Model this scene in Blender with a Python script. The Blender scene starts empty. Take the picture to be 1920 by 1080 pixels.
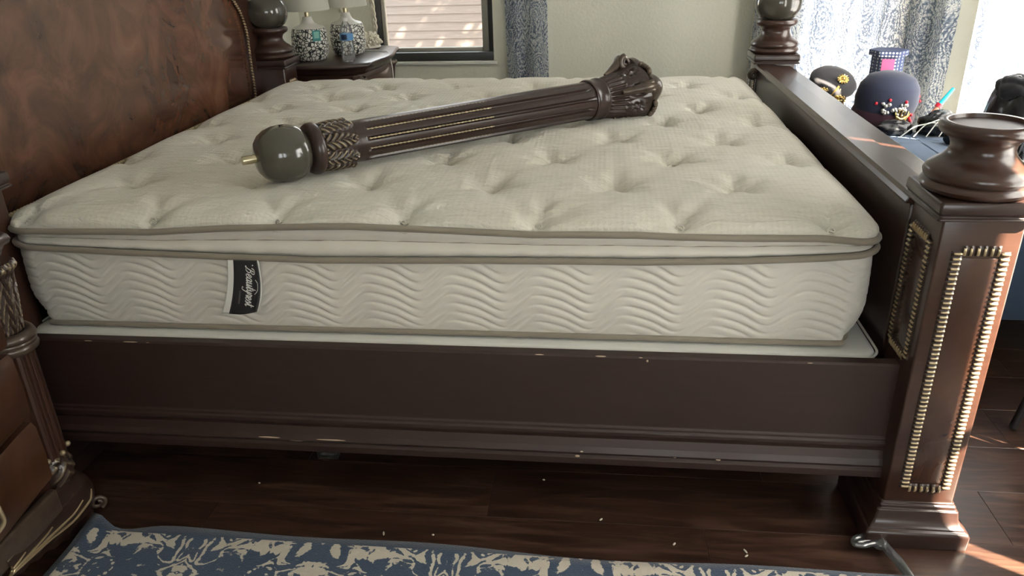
import bpy, math, random
import numpy as np
from mathutils import Vector, Matrix
random.seed(7); rng = np.random.default_rng(7)
PI = math.pi
scene = bpy.context.scene
COL = scene.collection

# ------------------------------------------------------------------ camera, world, sun, exposure
def cam_axes(p, y, r):
    f = np.array([math.sin(y)*math.cos(p), math.cos(y)*math.cos(p), -math.sin(p)])
    rt = np.array([math.cos(y), -math.sin(y), 0.0]); up = np.cross(rt, f)
    return math.cos(r)*rt+math.sin(r)*up, -math.sin(r)*rt+math.cos(r)*up, f
cr, cu, cf = cam_axes(0.4284, -0.1209, -0.0291)
cam = bpy.data.cameras.new('camera'); cam_o = bpy.data.objects.new('camera', cam); COL.objects.link(cam_o)
cam_o.matrix_world = Matrix(((cr[0], cu[0], -cf[0], 1.4284), (cr[1], cu[1], -cf[1], -1.6066), (cr[2], cu[2], -cf[2], 1.302), (0, 0, 0, 1)))
cam.sensor_width = 36; cam.lens = 1445.14/1920*36; cam.clip_start = 0.02
scene.camera = cam_o

world = bpy.data.worlds.new('world'); scene.world = world; world.use_nodes = True
bg = world.node_tree.nodes['Background']
bg.inputs['Color'].default_value = (0.93, 0.96, 1.0, 1); bg.inputs['Strength'].default_value = 6.5

SUN_DIR = Vector((-0.85, 0.50, -0.80)).normalized()          # the way the sunlight travels
sun = bpy.data.lights.new('sun', 'SUN'); sun.energy = 85; sun.angle = math.radians(0.6); sun.color = (1.0, 0.86, 0.70)
sun_o = bpy.data.objects.new('sun', sun); COL.objects.link(sun_o)
sun_o.rotation_euler = SUN_DIR.to_track_quat('-Z', 'Y').to_euler()

vs = scene.view_settings
vs.view_transform = 'Standard'; vs.look = 'None'; vs.gamma = 1; vs.use_curve_mapping = False; vs.exposure = 0.35

# ------------------------------------------------------------------ helpers
def tag(o, label=None, cat=None, group=None, kind=None):
    if label: o['label'] = label
    if cat: o['category'] = cat
    if group: o['group'] = group
    if kind: o['kind'] = kind
    return o
def empty(name, loc=(0, 0, 0), rz=0, label=None, cat=None, group=None, kind=None):
    o = bpy.data.objects.new(name, None); COL.objects.link(o)
    o.empty_display_size = 0.05; o.location = loc; o.rotation_euler = (0, 0, rz)
    return tag(o, label, cat, group, kind)
def link(name, me, mat=None, parent=None, loc=(0, 0, 0), rot=(0, 0, 0), scale=(1, 1, 1)):
    o = bpy.data.objects.new(name, me); COL.objects.link(o)
    if mat is not None and not me.materials: me.materials.append(mat)
    if parent is not None: o.parent = parent
    o.location = loc; o.rotation_euler = rot; o.scale = scale
    return o
def copy_tree(o, parent=None):
    c = o.copy(); COL.objects.link(c); c.parent = parent
    for ch in list(o.children): copy_tree(ch, c)
    return c
def frame_from(a, b, hint=(0, 0, 1)):
    d = np.array(b, float)-np.array(a, float); d /= np.linalg.norm(d)
    h = np.array(hint, float)
    if abs(d@h) > 0.98: h = np.array([1.0, 0, 0])
    u = np.cross(h, d); u /= np.linalg.norm(u); v = np.cross(d, u)
    return d, u, v
def smooth_path(pts, n=8):
    P = [np.array(p, float) for p in pts]; out = []
    P = [2*P[0]-P[1]]+P+[2*P[-1]-P[-2]]
    for i in range(1, len(P)-2):
        for k in range(n):
            t = k/n; a, b, c, d = P[i-1], P[i], P[i+1], P[i+2]
            out.append(0.5*(2*b+(c-a)*t+(2*a-5*b+4*c-d)*t*t+(3*b-a-3*c+d)*t**3))
    out.append(P[-2]); return out
class MB:
    def __init__(s): s.v = []; s.f = []; s.uv = None
    def add(s, vs_, fs):
        n = len(s.v); s.v.extend([tuple(map(float, p)) for p in vs_]); s.f.extend([tuple(i+n for i in f) for f in fs]); return s
    def box(s, x0, x1, y0, y1, z0, z1):
        return s.add([(x0, y0, z0), (x1, y0, z0), (x1, y1, z0), (x0, y1, z0), (x0, y0, z1), (x1, y0, z1), (x1, y1, z1), (x0, y1, z1)],
                     [(0, 3, 2, 1), (4, 5, 6, 7), (0, 1, 5, 4), (1, 2, 6, 5), (2, 3, 7, 6), (3, 0, 4, 7)])
    def grid(s, arr, cu=False, cv=False):
        nu, nv = len(arr), len(arr[0]); vs_ = [p for r in arr for p in r]; fs = []
        for i in range(nu if cu else nu-1):
            for j in range(nv if cv else nv-1):
                a, b = i, (i+1) % nu; c, d = j, (j+1) % nv
                fs.append((a*nv+c, b*nv+c, b*nv+d, a*nv+d))
        return s.add(vs_, fs)
    def lathe(s, prof, segs=32, c=(0, 0, 0), axis=None, disp=None, caps=True):
        """prof: (radius, height); axis: (d,u,v) frame"""
        if axis is None: d, u, v = np.array([0, 0, 1.]), np.array([1., 0, 0]), np.array([0, 1., 0])
        else: d, u, v = axis
        c = np.array(c, float); arr = []
        for r, h in prof:
            row = []
            for k in range(segs):
                a = 2*PI*k/segs; rr = r+(disp(a, h) if disp else 0)
                row.append(c+d*h+u*(rr*math.cos(a))+v*(rr*math.sin(a)))
            arr.append(row)
        arr2 = [[arr[i][k] for i in range(len(prof))] for k in range(segs)]
        n0 = len(s.v); s.grid(arr2, cu=True)
        if caps:
            m = len(prof)
            if prof[0][0] > 1e-4: s.f.append(tuple(n0+k*m for k in range(segs))[::-1])
            if prof[-1][0] > 1e-4: s.f.append(tuple(n0+k*m+m-1 for k in range(segs)))
        return s
    def sq(s, prof, cx=0, cy=0, ch=0.004):
        """square turned profile: (half width, z), chamfered corners"""
        arr = []
        for h, z in prof:
            k = min(ch, h*.4)
            arr.append([(cx+x, cy+y, z) for x, y in ((h, -h+k), (h, h-k), (h-k, h), (-h+k, h), (-h, h-k), (-h, -h+k), (-h+k, -h), (h-k, -h))])
        n0 = len(s.v); s.grid([[arr[i][k] for i in range(len(prof))] for k in range(8)], cu=True); m = len(prof)
        s.f.append(tuple(n0+k*m for k in range(8))[::-1]); s.f.append(tuple(n0+k*m+m-1 for k in range(8)))
        return s
    def tube(s, pts, r, segs=8, closed=False):
        pts = [np.array(p, float) for p in pts]; n = len(pts); arr = []; u = None
        for i in range(n):
            a = pts[i-1] if (i or closed) else pts[i]; b = pts[(i+1) % n] if (i < n-1 or closed) else pts[i]
            d = b-a; d /= (np.linalg.norm(d)+1e-12)
            if u is None: _, u, _ = frame_from((0, 0, 0), d)
            u = u-d*(u@d); u /= (np.linalg.norm(u)+1e-12); w = np.cross(d, u)
            rr = r[i] if hasattr(r, '__len__') else r
            arr.append([pts[i]+rr*(math.cos(2*PI*k/segs)*u+math.sin(2*PI*k/segs)*w) for k in range(segs)])
        n0 = len(s.v); s.grid(arr, cu=closed, cv=True)
        if not closed:
            s.f.append(tuple(n0+k for k in range(segs))[::-1]); s.f.append(tuple(n0+(n-1)*segs+k for k in range(segs)))
        return s
    def prism(s, poly, axis, a, b):
        """poly 2D extruded along axis index from a to b; the other axes in order"""
        def P(p, t):
            q = list(p); q.insert(axis, t); return q
        n = len(poly); vs_ = [P(p, a) for p in poly]+[P(p, b) for p in poly]
        fs = [tuple(range(n))[::-1], tuple(range(n, 2*n))]+[(i, (i+1) % n, n+(i+1) % n, n+i) for i in range(n)]
        return s.add(vs_, fs)
    def ball(s, c, r, seg=16, rings=10, sc=(1, 1, 1)):
        prof = [(r*math.sin(PI*i/rings), -r*math.cos(PI*i/rings)) for i in range(rings+1)]
        n0 = len(s.v); s.lathe(prof, seg, (0, 0, 0), caps=False)
        for i in range(n0, len(s.v)):
            p = s.v[i]; s.v[i] = (c[0]+p[0]*sc[0], c[1]+p[1]*sc[1], c[2]+p[2]*sc[2])
        return s
    def xf(s, M):
        s.v = [tuple(M @ Vector(p)) for p in s.v]; return s
    def mesh(s, name, smooth=True):
        me = bpy.data.meshes.new(name); me.from_pydata(s.v, [], s.f)
        me.polygons.foreach_set('use_smooth', [smooth]*len(me.polygons)); me.validate(); me.update()
        if s.uv is not None:
            ul = me.uv_layers.new(name='UVMap'); idx = np.empty(len(me.loops), dtype=np.int32)
            me.loops.foreach_get('vertex_index', idx); ul.data.foreach_set('uv', np.array(s.uv, dtype=np.float32)[idx].ravel())
        return me
    def build(s, name, mat, parent=None, loc=(0, 0, 0), rot=(0, 0, 0), smooth=True, bev=0, segs=2, sub=0, fix=True):
        me = s.mesh(name, smooth)
        if fix:
            import bmesh
            bm = bmesh.new(); bm.from_mesh(me); bmesh.ops.recalc_face_normals(bm, faces=bm.faces[:]); bm.to_mesh(me); bm.free()
        o = link(name, me, mat, parent, loc, rot)
        if bev:
            m = o.modifiers.new('bevel', 'BEVEL'); m.width = bev; m.segments = segs; m.limit_method = 'ANGLE'; m.angle_limit = math.radians(40)
            m.harden_normals = False
        if smooth and not sub:
            m = o.modifiers.new('edges', 'EDGE_SPLIT'); m.split_angle = math.radians(48) if not bev else math.radians(60)
        if sub:
            m = o.modifiers.new('sub', 'SUBSURF'); m.levels = sub; m.render_levels = sub
        return o

# ------------------------------------------------------------------ materials
class NT:
    def __init__(s, name):
        s.m = bpy.data.materials.new(name); s.m.use_nodes = True; s.t = s.m.node_tree; s.n = s.t.nodes; s.l = s.t.links
        s.out = s.n['Material Output']; s.b = s.n['Principled BSDF']
    def node(s, ty, props=None, **inp):
        nd = s.n.new(ty)
        for k, v in (props or {}).items(): setattr(nd, k, v)
        for k, v in inp.items(): s.set(nd.inputs[k.replace('_', ' ')] if k.replace('_', ' ') in nd.inputs else nd.inputs[int(k[1:])], v)
        return nd
    def set(s, sock, v):
        if hasattr(v, 'is_output') or isinstance(v, bpy.types.NodeSocket): s.l.new(v, sock)
        elif isinstance(v, bpy.types.Node): s.l.new(v.outputs[0], sock)
        else:
            if isinstance(v, (tuple, list)) and len(v) == 3 and sock.type == 'RGBA': v = (*v, 1)
            sock.default_value = v
    def coord(s, kind='Object', scale=(1, 1, 1), loc=(0, 0, 0)):
        tc = s.n.new('ShaderNodeTexCoord'); mp = s.n.new('ShaderNodeMapping')
        s.l.new(tc.outputs[kind], mp.inputs['Vector']); mp.inputs['Scale'].default_value = scale; mp.inputs['Location'].default_value = loc
        return mp.outputs[0]
    def noise(s, vec, scale, detail=4, rough=.55, dist=0):
        return s.node('ShaderNodeTexNoise', Vector=vec, Scale=scale, Detail=detail, Roughness=rough, Distortion=dist).outputs['Fac']
    def math(s, op, a, b=0, c=0):
        nd = s.n.new('ShaderNodeMath'); nd.operation = op
        for i, v in enumerate((a, b, c)): s.set(nd.inputs[i], v)
        return nd.outputs[0]
    def ramp(s, fac, stops, interp='LINEAR'):
        r = s.n.new('ShaderNodeValToRGB'); r.color_ramp.interpolation = interp; s.l.new(fac, r.inputs[0])
        e = r.color_ramp.elements
        while len(e) < len(stops): e.new(0.5)
        for el, (p, c) in zip(e, stops): el.position = p; el.color = (*c, 1) if len(c) == 3 else c
        return r.outputs[0]
    def mix(s, fac, a, b):
        nd = s.n.new('ShaderNodeMix'); nd.data_type = 'RGBA'
        s.set(nd.inputs[0], fac); s.set(nd.inputs[6], a); s.set(nd.inputs[7], b); return nd.outputs[2]
    def bump(s, h, strength=.3, dist=.01, prev=None):
        nd = s.node('ShaderNodeBump', Height=h, Strength=strength, Distance=dist)
        if prev is not None: s.l.new(prev, nd.inputs['Normal'])
        return nd.outputs[0]
    def pr(s, **k):
        for a, v in k.items(): s.set(s.b.inputs[a.replace('_', ' ')], v)
        return s
def plain(name, col, rough=.5, metal=0, **k):
    n = NT(name); n.pr(Base_Color=col, Roughness=rough, Metallic=metal, **k)
    c = n.noise(n.coord(), 60, 3); n.pr(Normal=n.bump(c, .06, .002)); return n.m
def wood(name, a, b, rough=.22, scale=(3, 26, 26), coat=.4):
    n = NT(name); v = n.coord(scale=scale); f = n.noise(v, 3, 6, .6, .6)
    n.pr(Base_Color=n.ramp(f, [(.25, a), (.75, b)]), Roughness=rough,
         Coat_Weight=coat, Coat_Roughness=.16, Normal=n.bump(f, .02, .0006)); return n.m
def burl(name, cols, scale=3.2, rough=.2):
    n = NT(name); v = n.coord(); f = n.noise(v, scale, 9, .64, 1.1); g = n.noise(v, scale*.45, 3, .5, .3)
    h = n.math('ADD', n.math('MULTIPLY', f, .65), n.math('MULTIPLY', g, .35))
    n.pr(Base_Color=n.ramp(h, [(.34, cols[0]), (.48, cols[1]), (.60, cols[2]), (.70, cols[3])]), Roughness=rough, Coat_Weight=.5, Coat_Roughness=.1,
         Normal=n.bump(n.noise(v, 40, 3), .03, .002)); return n.m
def carved(name, dark, gold, lo=.52, hi=.60):
    n = NT(name); g = n.node('ShaderNodeNewGeometry'); p = n.ramp(g.outputs['Pointiness'], [(lo, (0, 0, 0)), (hi, (1, 1, 1))])
    w = n.math('MULTIPLY', p, n.ramp(n.noise(n.coord(), 35, 3), [(.3, (.35,)*3), (.6, (1,)*3)]))
    n.pr(Base_Color=n.mix(w, dark, gold), Metallic=n.math('MULTIPLY', w, .75), Roughness=.3, Coat_Weight=.3, Coat_Roughness=.15); return n.m
M = {}
M['lacquer'] = wood('dark_lacquer', (.026, .013, .0105), (.036, .018, .014), .32, coat=.25)
M['rail'] = wood('rail_lacquer', (.032, .0155, .0125), (.039, .019, .0155), .5, coat=.08)
M['lacquer_red'] = wood('red_brown_lacquer', (.034, .015, .010), (.052, .023, .015), .28, coat=.3)
M['burl'] = burl('burl_veneer', [(.040, .017, .011), (.105, .045, .026), (.165, .072, .041), (.235, .115, .068)], 5.2, .26)
M['burl_dark'] = burl('dark_burl_veneer', [(.024, .010, .006), (.055, .023, .012), (.085, .037, .020), (.12, .055, .03)], 6, .28)
M['panel_wood'] = burl('post_panel_veneer', [(.035, .015, .010), (.055, .024, .015), (.085, .037, .021), (.11, .05, .03)], 5, .25)
M['carved'] = carved('gilt_rubbed_carving', (.030, .015, .011), (.62, .50, .30))
M['carved_dark'] = carved('dark_carving', (.027, .013, .010), (.22, .17, .12), .53, .66)
M['gilt_bead'] = carved('gilt_beading', (.035, .019, .012), (.72, .60, .38), .50, .56)
M['bead_dark'] = plain('bead_hollow_lacquer', (.035, .018, .012), .35)
M['bead_gilt'] = plain('worn_gilt', (.55, .43, .26), .32, .7)
M['ball'] = plain('smoked_lacquer_ball', (.060, .054, .042), .16, 0, Coat_Weight=.6, Coat_Roughness=.06)
M['chip'] = plain('bare_wood_chip', (.55, .42, .30), .8)
M['steel'] = plain('brushed_brass', (.62, .55, .38), .25, 1)
M['black'] = plain('black_matte', (.012, .012, .013), .5)
M['gold'] = plain('antique_gold', (.78, .56, .20), .28, .95)
M['silver'] = plain('silver_filigree', (.72, .70, .66), .3, .8)
M['white'] = plain('white_ceramic', (.74, .72, .66), .35)
def wallmat(name, col):
    n = NT(name); v = n.coord(); f = n.noise(v, 55, 5, .6)
    n.pr(Base_Color=n.mix(n.noise(v, 1.2, 2), col, tuple(c*.94 for c in col)), Roughness=.8, Normal=n.bump(n.ramp(f, [(.42, (0,)*3), (.6, (1,)*3)]), .16, .006)); return n.m
M['wall'] = wallmat('textured_greige_wall', (.70, .69, .58))
M['ceil'] = wallmat('ceiling_paint', (.75, .75, .72))
M['trim'] = plain('white_trim', (.62, .62, .57), .4)
M['bronze'] = plain('dark_bronze_frame', (.055, .058, .058), .4, .3)
M['beige_frame'] = plain('greige_vinyl_frame', (.30, .29, .25), .45)
def floormat():
    n = NT('dark_laminate'); oi = n.node('ShaderNodeObjectInfo'); v = n.coord(scale=(1.6, 14, 8))
    off = n.node('ShaderNodeVectorMath', {'operation': 'ADD'}); n.l.new(v, off.inputs[0])
    cx = n.node('ShaderNodeCombineXYZ', X=n.math('MULTIPLY', oi.outputs['Random'], 37), Y=n.math('MULTIPLY', oi.outputs['Random'], 91)); n.l.new(cx.outputs[0], off.inputs[1])
    f = n.noise(off.outputs[0], 2.2, 7, .62, 1.4)
    c = n.ramp(f, [(.3, (.018, .008, .0055)), (.48, (.042, .020, .013)), (.62, (.085, .043, .028)), (.78, (.13, .070, .046))])
    c2 = n.mix(n.math('MULTIPLY', oi.outputs['Random'], .35), c, (.026, .012, .008))
    n.pr(Base_Color=c2, Roughness=n.ramp(f, [(.3, (.28,)*3), (.8, (.42,)*3)]), Normal=n.bump(f, .12, .002)); return n.m
M['plank'] = floormat()
M['gap'] = plain('floor_underlay', (.008, .005, .004), .9)
def ticking():
    n = NT('knit_pillow_top'); v = n.coord(); sx = n.node('ShaderNodeSeparateXYZ'); n.l.new(v, sx.inputs[0])
    K = 2*PI/.0165
    a = n.math('SINE', n.math('MULTIPLY', n.math('ADD', sx.outputs[0], sx.outputs[1]), K*.62)); b = n.math('SINE', n.math('MULTIPLY', n.math('SUBTRACT', sx.outputs[0], sx.outputs[1]), K*.62))
    d = n.math('MULTIPLY', a, b); dots = n.ramp(n.math('ADD', n.math('MULTIPLY', d, .5), .5), [(.25, (0,)*3), (.62, (1,)*3)])
    wr = n.noise(n.coord(scale=(4, 22, 8)), 2.2, 4, .6, .8); fz = n.noise(v, 420, 2)
    st = n.ramp(n.noise(v, 2.3, 4, .6), [(.40, (0,)*3), (.72, (1,)*3)])
    base = n.mix(n.math('MULTIPLY', st, .55), (.70, .675, .59), (.60, .535, .415))
    col = n.mix(n.math('MULTIPLY', n.math('SUBTRACT', 1, dots), .17), base, (.52, .50, .43))
    # woven medallion rings here and there
    vo = n.node('ShaderNodeTexVoronoi', {'feature': 'F1'}, Vector=v, Scale=2.1)
    ring = n.math('SINE', n.math('ADD', n.math('MULTIPLY', vo.outputs['Distance'], 95), n.math('MULTIPLY', n.noise(v, 40, 2), 9)))
    near = n.ramp(vo.outputs['Distance'], [(.17, (1,)*3), (.24, (0,)*3)])
    hgt = n.math('ADD', n.math('MULTIPLY', dots, .5), n.math('ADD', n.math('MULTIPLY', n.math('MULTIPLY', ring, near), .3), n.math('MULTIPLY', fz, .12)))
    n.pr(Base_Color=col, Roughness=.9, Sheen_Weight=.15, Normal=n.bump(wr, .6, .014, n.bump(hgt, .5, .0022))); return n.m
M['ticking'] = ticking()
def fabric(name, col, rough=.85, sc=500, st=.25, spread=.06):
    n = NT(name); v = n.coord(); n.pr(Base_Color=n.mix(n.noise(v, 4, 3), tuple(c*(1-spread) for c in col), tuple(min(1, c*(1+spread)) for c in col)), Roughness=rough, Sheen_Weight=.2,
         Normal=n.bump(n.noise(v, sc, 2), st, .001)); return n.m
M['satin'] = fabric('quilted_satin', (.70, .66, .59), .55, 300, .08)
M['piping'] = fabric('taupe_piping', (.27, .23, .18), .8)
M['boxspring'] = fabric('box_spring_cloth', (.66, .65, .60), .7, 200, .1)
M['tagblack'] = fabric('black_woven_label', (.012, .011, .013), .5, 700, .1)
M['tagwhite'] = fabric('white_label_thread', (.78, .77, .72), .6)
def navy():
    n = NT('navy_upholstery'); v = n.coord(); f = n.noise(n.coord(scale=(60, 60, 60)), 6, 3)
    n.pr(Base_Color=n.mix(f, (.034, .066, .120), (.062, .108, .185)), Roughness=.85, Sheen_Weight=.15, Normal=n.bump(f, .2, .001)); return n.m
M['navy'] = navy()
def paisley():
    n = NT('paisley_curtain'); uv = n.coord('UV'); w = n.node('ShaderNodeTexNoise', Vector=uv, Scale=7, Detail=2)
    wv = n.node('ShaderNodeVectorMath', {'operation': 'MULTIPLY_ADD'}); n.l.new(w.outputs['Color'], wv.inputs[0]); wv.inputs[1].default_value = (.10, .10, 0); n.l.new(uv, wv.inputs[2])
    mp = n.node('ShaderNodeMapping', Vector=wv.outputs[0]); mp.inputs['Scale'].default_value = (1.25, .7, 1)
    vo = n.node('ShaderNodeTexVoronoi', {'feature': 'F1'}, Vector=mp.outputs[0], Scale=6.5)
    ring = n.math('SINE', n.math('MULTIPLY', vo.outputs['Distance'], 58))
    fine = n.node('ShaderNodeTexVoronoi', {'feature': 'DISTANCE_TO_EDGE'}, Vector=wv.outputs[0], Scale=78)
    scroll = n.math('SINE', n.math('MULTIPLY', n.noise(wv.outputs[0], 16, 3, .5, 1.2), 62))
    s = n.math('ADD', n.math('MULTIPLY', ring, .32), n.math('ADD', n.math('MULTIPLY', scroll, .26), n.math('MULTIPLY', n.math('SUBTRACT', fine.outputs['Distance'], .13), 3.4)))
    f = n.math('ADD', n.math('MULTIPLY', s, .5), .5)
    big = n.noise(uv, 3.0, 2)
    f2 = n.math('ADD', f, n.math('MULTIPLY', n.math('SUBTRACT', big, .5), .7))
    col = n.ramp(f2, [(.16, (.15, .18, .25)), (.40, (.33, .38, .47)), (.54, (.66, .68, .70)), (.72, (.82, .82, .81))])
    n.n.remove(n.b)
    d = n.node('ShaderNodeBsdfDiffuse', Color=col); t = n.node('ShaderNodeBsdfTranslucent', Color=col)
    mx = n.node('ShaderNodeMixShader', i0=.74, i1=d, i2=t); n.l.new(mx.outputs[0], n.out.inputs['Surface']); return n.m
M['paisley'] = paisley()
def glassy(name, tint=(1, 1, 1), gl=.12, rough=.03, milk=0):
    n = NT(name); n.n.remove(n.b)
    t = n.node('ShaderNodeBsdfTransparent', Color=(*tint, 1)); g = n.node('ShaderNodeBsdfGlossy', Roughness=rough)
    fr = n.node('ShaderNodeLayerWeight', Blend=gl); mx = n.node('ShaderNodeMixShader', i0=fr.outputs['Fresnel'], i1=t, i2=g)
    if milk:
        mx = n.node('ShaderNodeMixShader', i0=milk, i1=mx, i2=n.node('ShaderNodeBsdfDiffuse', Color=(.85, .87, .88)))
    n.l.new(mx.outputs[0], n.out.inputs['Surface']); return n.m
M['pane'] = glassy('window_pane', (.96, .97, .96), .06)
M['clear'] = glassy('clear_acrylic', (.97, .98, .98), .48, .10, .05)
M['bottle'] = glassy('clear_bottle_plastic', (.97, .98, .98), .30, .05, .10)
def rugmat():
    n = NT('damask_rug'); v = n.coord(); sx = n.node('ShaderNodeSeparateXYZ'); n.l.new(v, sx.inputs[0])
    px = n.math('PINGPONG', sx.outputs[0], .30); py = n.math('PINGPONG', n.math('ADD', sx.outputs[1], .13), .33)
    row = n.node('ShaderNodeCombineXYZ', X=px, Y=py)
    nz = n.node('ShaderNodeTexNoise', Vector=row.outputs[0], Scale=9, Detail=2)
    dv = n.node('ShaderNodeVectorMath', {'operation': 'MULTIPLY_ADD'}); n.l.new(nz.outputs['Color'], dv.inputs[0]); dv.inputs[1].default_value = (.10, .10, 0); n.l.new(row.outputs[0], dv.inputs[2])
    leaf = n.noise(dv.outputs[0], 21, 1.6, .5, 2.2)
    vein = n.math('SINE', n.math('MULTIPLY', n.noise(dv.outputs[0], 9, 1, .4, 1.0), 44))
    big = n.math('SINE', n.math('MULTIPLY', n.math('SQRT', n.math('ADD', n.math('POWER', n.math('SUBTRACT', px, .16), 2), n.math('POWER', n.math('SUBTRACT', py, .12), 2))), 40))
    f = n.math('ADD', n.math('MULTIPLY', leaf, .8), n.math('ADD', n.math('MULTIPLY', big, .085), n.math('ADD', n.math('MULTIPLY', vein, .12), .105)))
    fz = n.math('ADD', f, n.math('MULTIPLY', n.math('SUBTRACT', n.noise(v, 160, 2), .5), .22))
    msk = n.ramp(fz, [(.485, (0,)*3), (.525, (1,)*3)])
    nav = n.mix(n.noise(v, 90, 3), (.030, .052, .095), (.055, .088, .145)); cre = n.mix(n.noise(v, 70, 3), (.52, .46, .37), (.66, .60, .50))
    edge = n.math('LESS_THAN', n.math('MINIMUM', n.math('SUBTRACT', sx.outputs[0], .0), n.math('MULTIPLY', sx.outputs[1], -1)), .014)
    n.pr(Base_Color=n.mix(edge, n.mix(msk, nav, cre), (.035, .06, .10)), Roughness=.95, Sheen_Weight=.2, Normal=n.bump(n.noise(v, 260, 3), .6, .004)); return n.m
M['rug'] = rugmat()
def lattice():
    n = NT('black_white_lattice_glaze'); v = n.coord('UV', scale=(1, 1, 1))
    vo = n.node('ShaderNodeTexVoronoi', {'feature': 'DISTANCE_TO_EDGE'}, Vector=v, Scale=62, Randomness=.85)
    f = n.ramp(vo.outputs['Distance'], [(.075, (0,)*3), (.115, (1,)*3)])
    n.pr(Base_Color=n.mix(f, (.012, .013, .014), (.76, .75, .68)), Roughness=.3); return n.m
M['lattice'] = lattice()
M['shade'] = fabric('linen_shade', (.58, .57, .49), .8, 200, .1)
M['green_tag'] = plain('teal_paper_tag', (.05, .24, .23), .6)
M['bottle_label'] = plain('blue_bottle_label', (.10, .28, .55), .4)
M['coral'] = fabric('white_coral', (.72, .67, .55), .8, 120, .3)
M['rope'] = fabric('cream_rope', (.62, .58, .47), .9, 200, .3)
M['cord'] = plain('white_cord', (.72, .70, .66), .4)
M['hatdark'] = fabric('black_felt', (.020, .019, .024), .9)
M['hatnavy'] = fabric('midnight_velvet', (.020, .026, .055), .9)
M['hatwine'] = fabric('dark_wine_velvet', (.040, .010, .022), .9)
M['red'] = plain('red_bead', (.60, .02, .04), .3)
M['pink'] = plain('pink_card', (.72, .16, .36), .5)
M['teal'] = plain('turquoise_plastic', (.02, .50, .62), .3)
M['skin'] = plain('peach_plastic', (.66, .30, .20), .4)
M['plastic'] = plain('black_plastic_bag', (.010, .011, .013), .22)
def dots():
    n = NT('navy_card_white_dots'); v = n.coord(); vo = n.node('ShaderNodeTexVoronoi', Vector=v, Scale=70, Randomness=.05)
    n.pr(Base_Color=n.mix(n.math('LESS_THAN', vo.outputs['Distance'], .33), (.05, .07, .16), (.75, .77, .80)), Roughness=.5); return n.m
M['dots'] = dots()
def fencemat():
    n = NT('weathered_siding'); v = n.coord(scale=(1.5, 1, 30)); f = n.noise(v, 3, 5, .6)
    n.pr(Base_Color=n.ramp(f, [(.3, (.115, .094, .082)), (.7, (.155, .127, .112))]), Roughness=.9); return n.m
M['fence'] = fencemat()
M['leaf'] = plain('leaf', (.10, .16, .05), .6)
M['ground'] = plain('dry_ground', (.25, .22, .17), .95)

# ------------------------------------------------------------------ the room
FY = 3.2                                   # inner face of the far wall
CA, CB = (2.285, FY), (3.06, 2.09)         # angled bay wall between far wall and right wall
XR = 3.06
def plank_floor():
    fl = tag(MB().box(-.6, 3.6, -2.6, FY+.2, -.06, -.012).build('floor', M['gap'], smooth=False), kind='structure')
    w, L = .19, 1.22; cache = {}
    j = 0; y = -2.6
    while y < FY+.1:
        x = -.55-((j*.43) % 1.0)*L
        while x < 3.5:
            a, b = max(x, -.55), min(x+L, 3.5); y1 = min(y+w, FY+.1)
            if b-a > .05:
                k = (round(b-a, 3), round(y1-y, 3))
                if k not in cache:
                    lx, ly = (b-a)/2-.0003, (y1-y)/2-.0003; c = .0006
                    m = MB(); v = []
                    for (ex, z) in ((0, -.012), (0, -c), (-c, 0)):
                        v += [(sx*(lx+ex), sy*(ly+ex), z) for sx, sy in ((-1, -1), (1, -1), (1, 1), (-1, 1))]
                    m.add(v, [(8, 9, 10, 11)]+[(r*4+i, r*4+(i+1) % 4, r*4+4+(i+1) % 4, r*4+4+i) for r in (0, 1) for i in range(4)])
                    cache[k] = m.mesh('plank', False)
                link('floor_plank', cache[k], M['plank'], fl, ((a+b)/2, (y+y1)/2, 0))
            x += L
        y += w; j += 1
plank_floor()
def wall(name, p0, p1, h, opens, t=.14, mat='wall', z0=-.06):
    """wall from p0 to p1; inner face on the line, body to the left of the direction; opens: (a, b, zlo, zhi) along it"""
    p0, p1 = np.array(p0, float), np.array(p1, float); L = np.linalg.norm(p1-p0); d = (p1-p0)/L; nn = np.array([-d[1], d[0]])
    m = MB()
    def blk(a, b, zl, zh):
        q = [p0+d*a, p0+d*b, p0+d*b+nn*t, p0+d*a+nn*t]
        m.add([(*p, z) for z in (zl, zh) for p in q], [(0, 3, 2, 1), (4, 5, 6, 7), (0, 1, 5, 4), (1, 2, 6, 5), (2, 3, 7, 6), (3, 0, 4, 7)])
    a = 0
    for (oa, ob, zl, zh) in sorted(opens):
        blk(a, oa, z0, h); blk(oa, ob, z0, zl); blk(oa, ob, zh, h); a = ob
    blk(a, L, z0, h)
    return tag(m.build(name, M[mat], smooth=False), kind='structure'), p0, d, nn
H = 2.55
LB = math.dist(CA, CB)
wf = wall('wall_far', (-.55, FY), CA, H, [(.55+.045, .55+.775, .615, 1.85)])
wb = wall('wall_bay', CA, CB, H, [(.36, .98, .35, 2.1)])
wr = wall('wall_right', CB, (XR, -2.5), H, [(.12, .95, .35, 2.1), (2.05, 2.95, .35, 1.826)])
wk = wall('wall_back', (XR, -2.5), (-.42, -2.5), H, [(.2, .8, .8, 1.7), (1.0, 1.6, .8, 1.7)])
wl = wall('wall_left', (-.42, -2.5), (-.42, FY), H, [])
tag(MB().box(-.6, 3.6, -2.6, FY+.3, H, H+.1).build('ceiling', M['ceil'], smooth=False), kind='structure')
tag(MB().box(-.42, 2.28, FY-.014, FY, 0, .09).build('baseboard_far', M['trim'], bev=.003), kind='structure')
tag(MB().box(-.42, -.406, -2.5, FY-.014, 0, .09).build('baseboard_left', M['trim'], bev=.003), kind='structure')
tag(MB().box(XR-.014, XR, -2.5, 2.05, 0, .09).build('baseboard_right', M['trim'], bev=.003), kind='structure')

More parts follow.
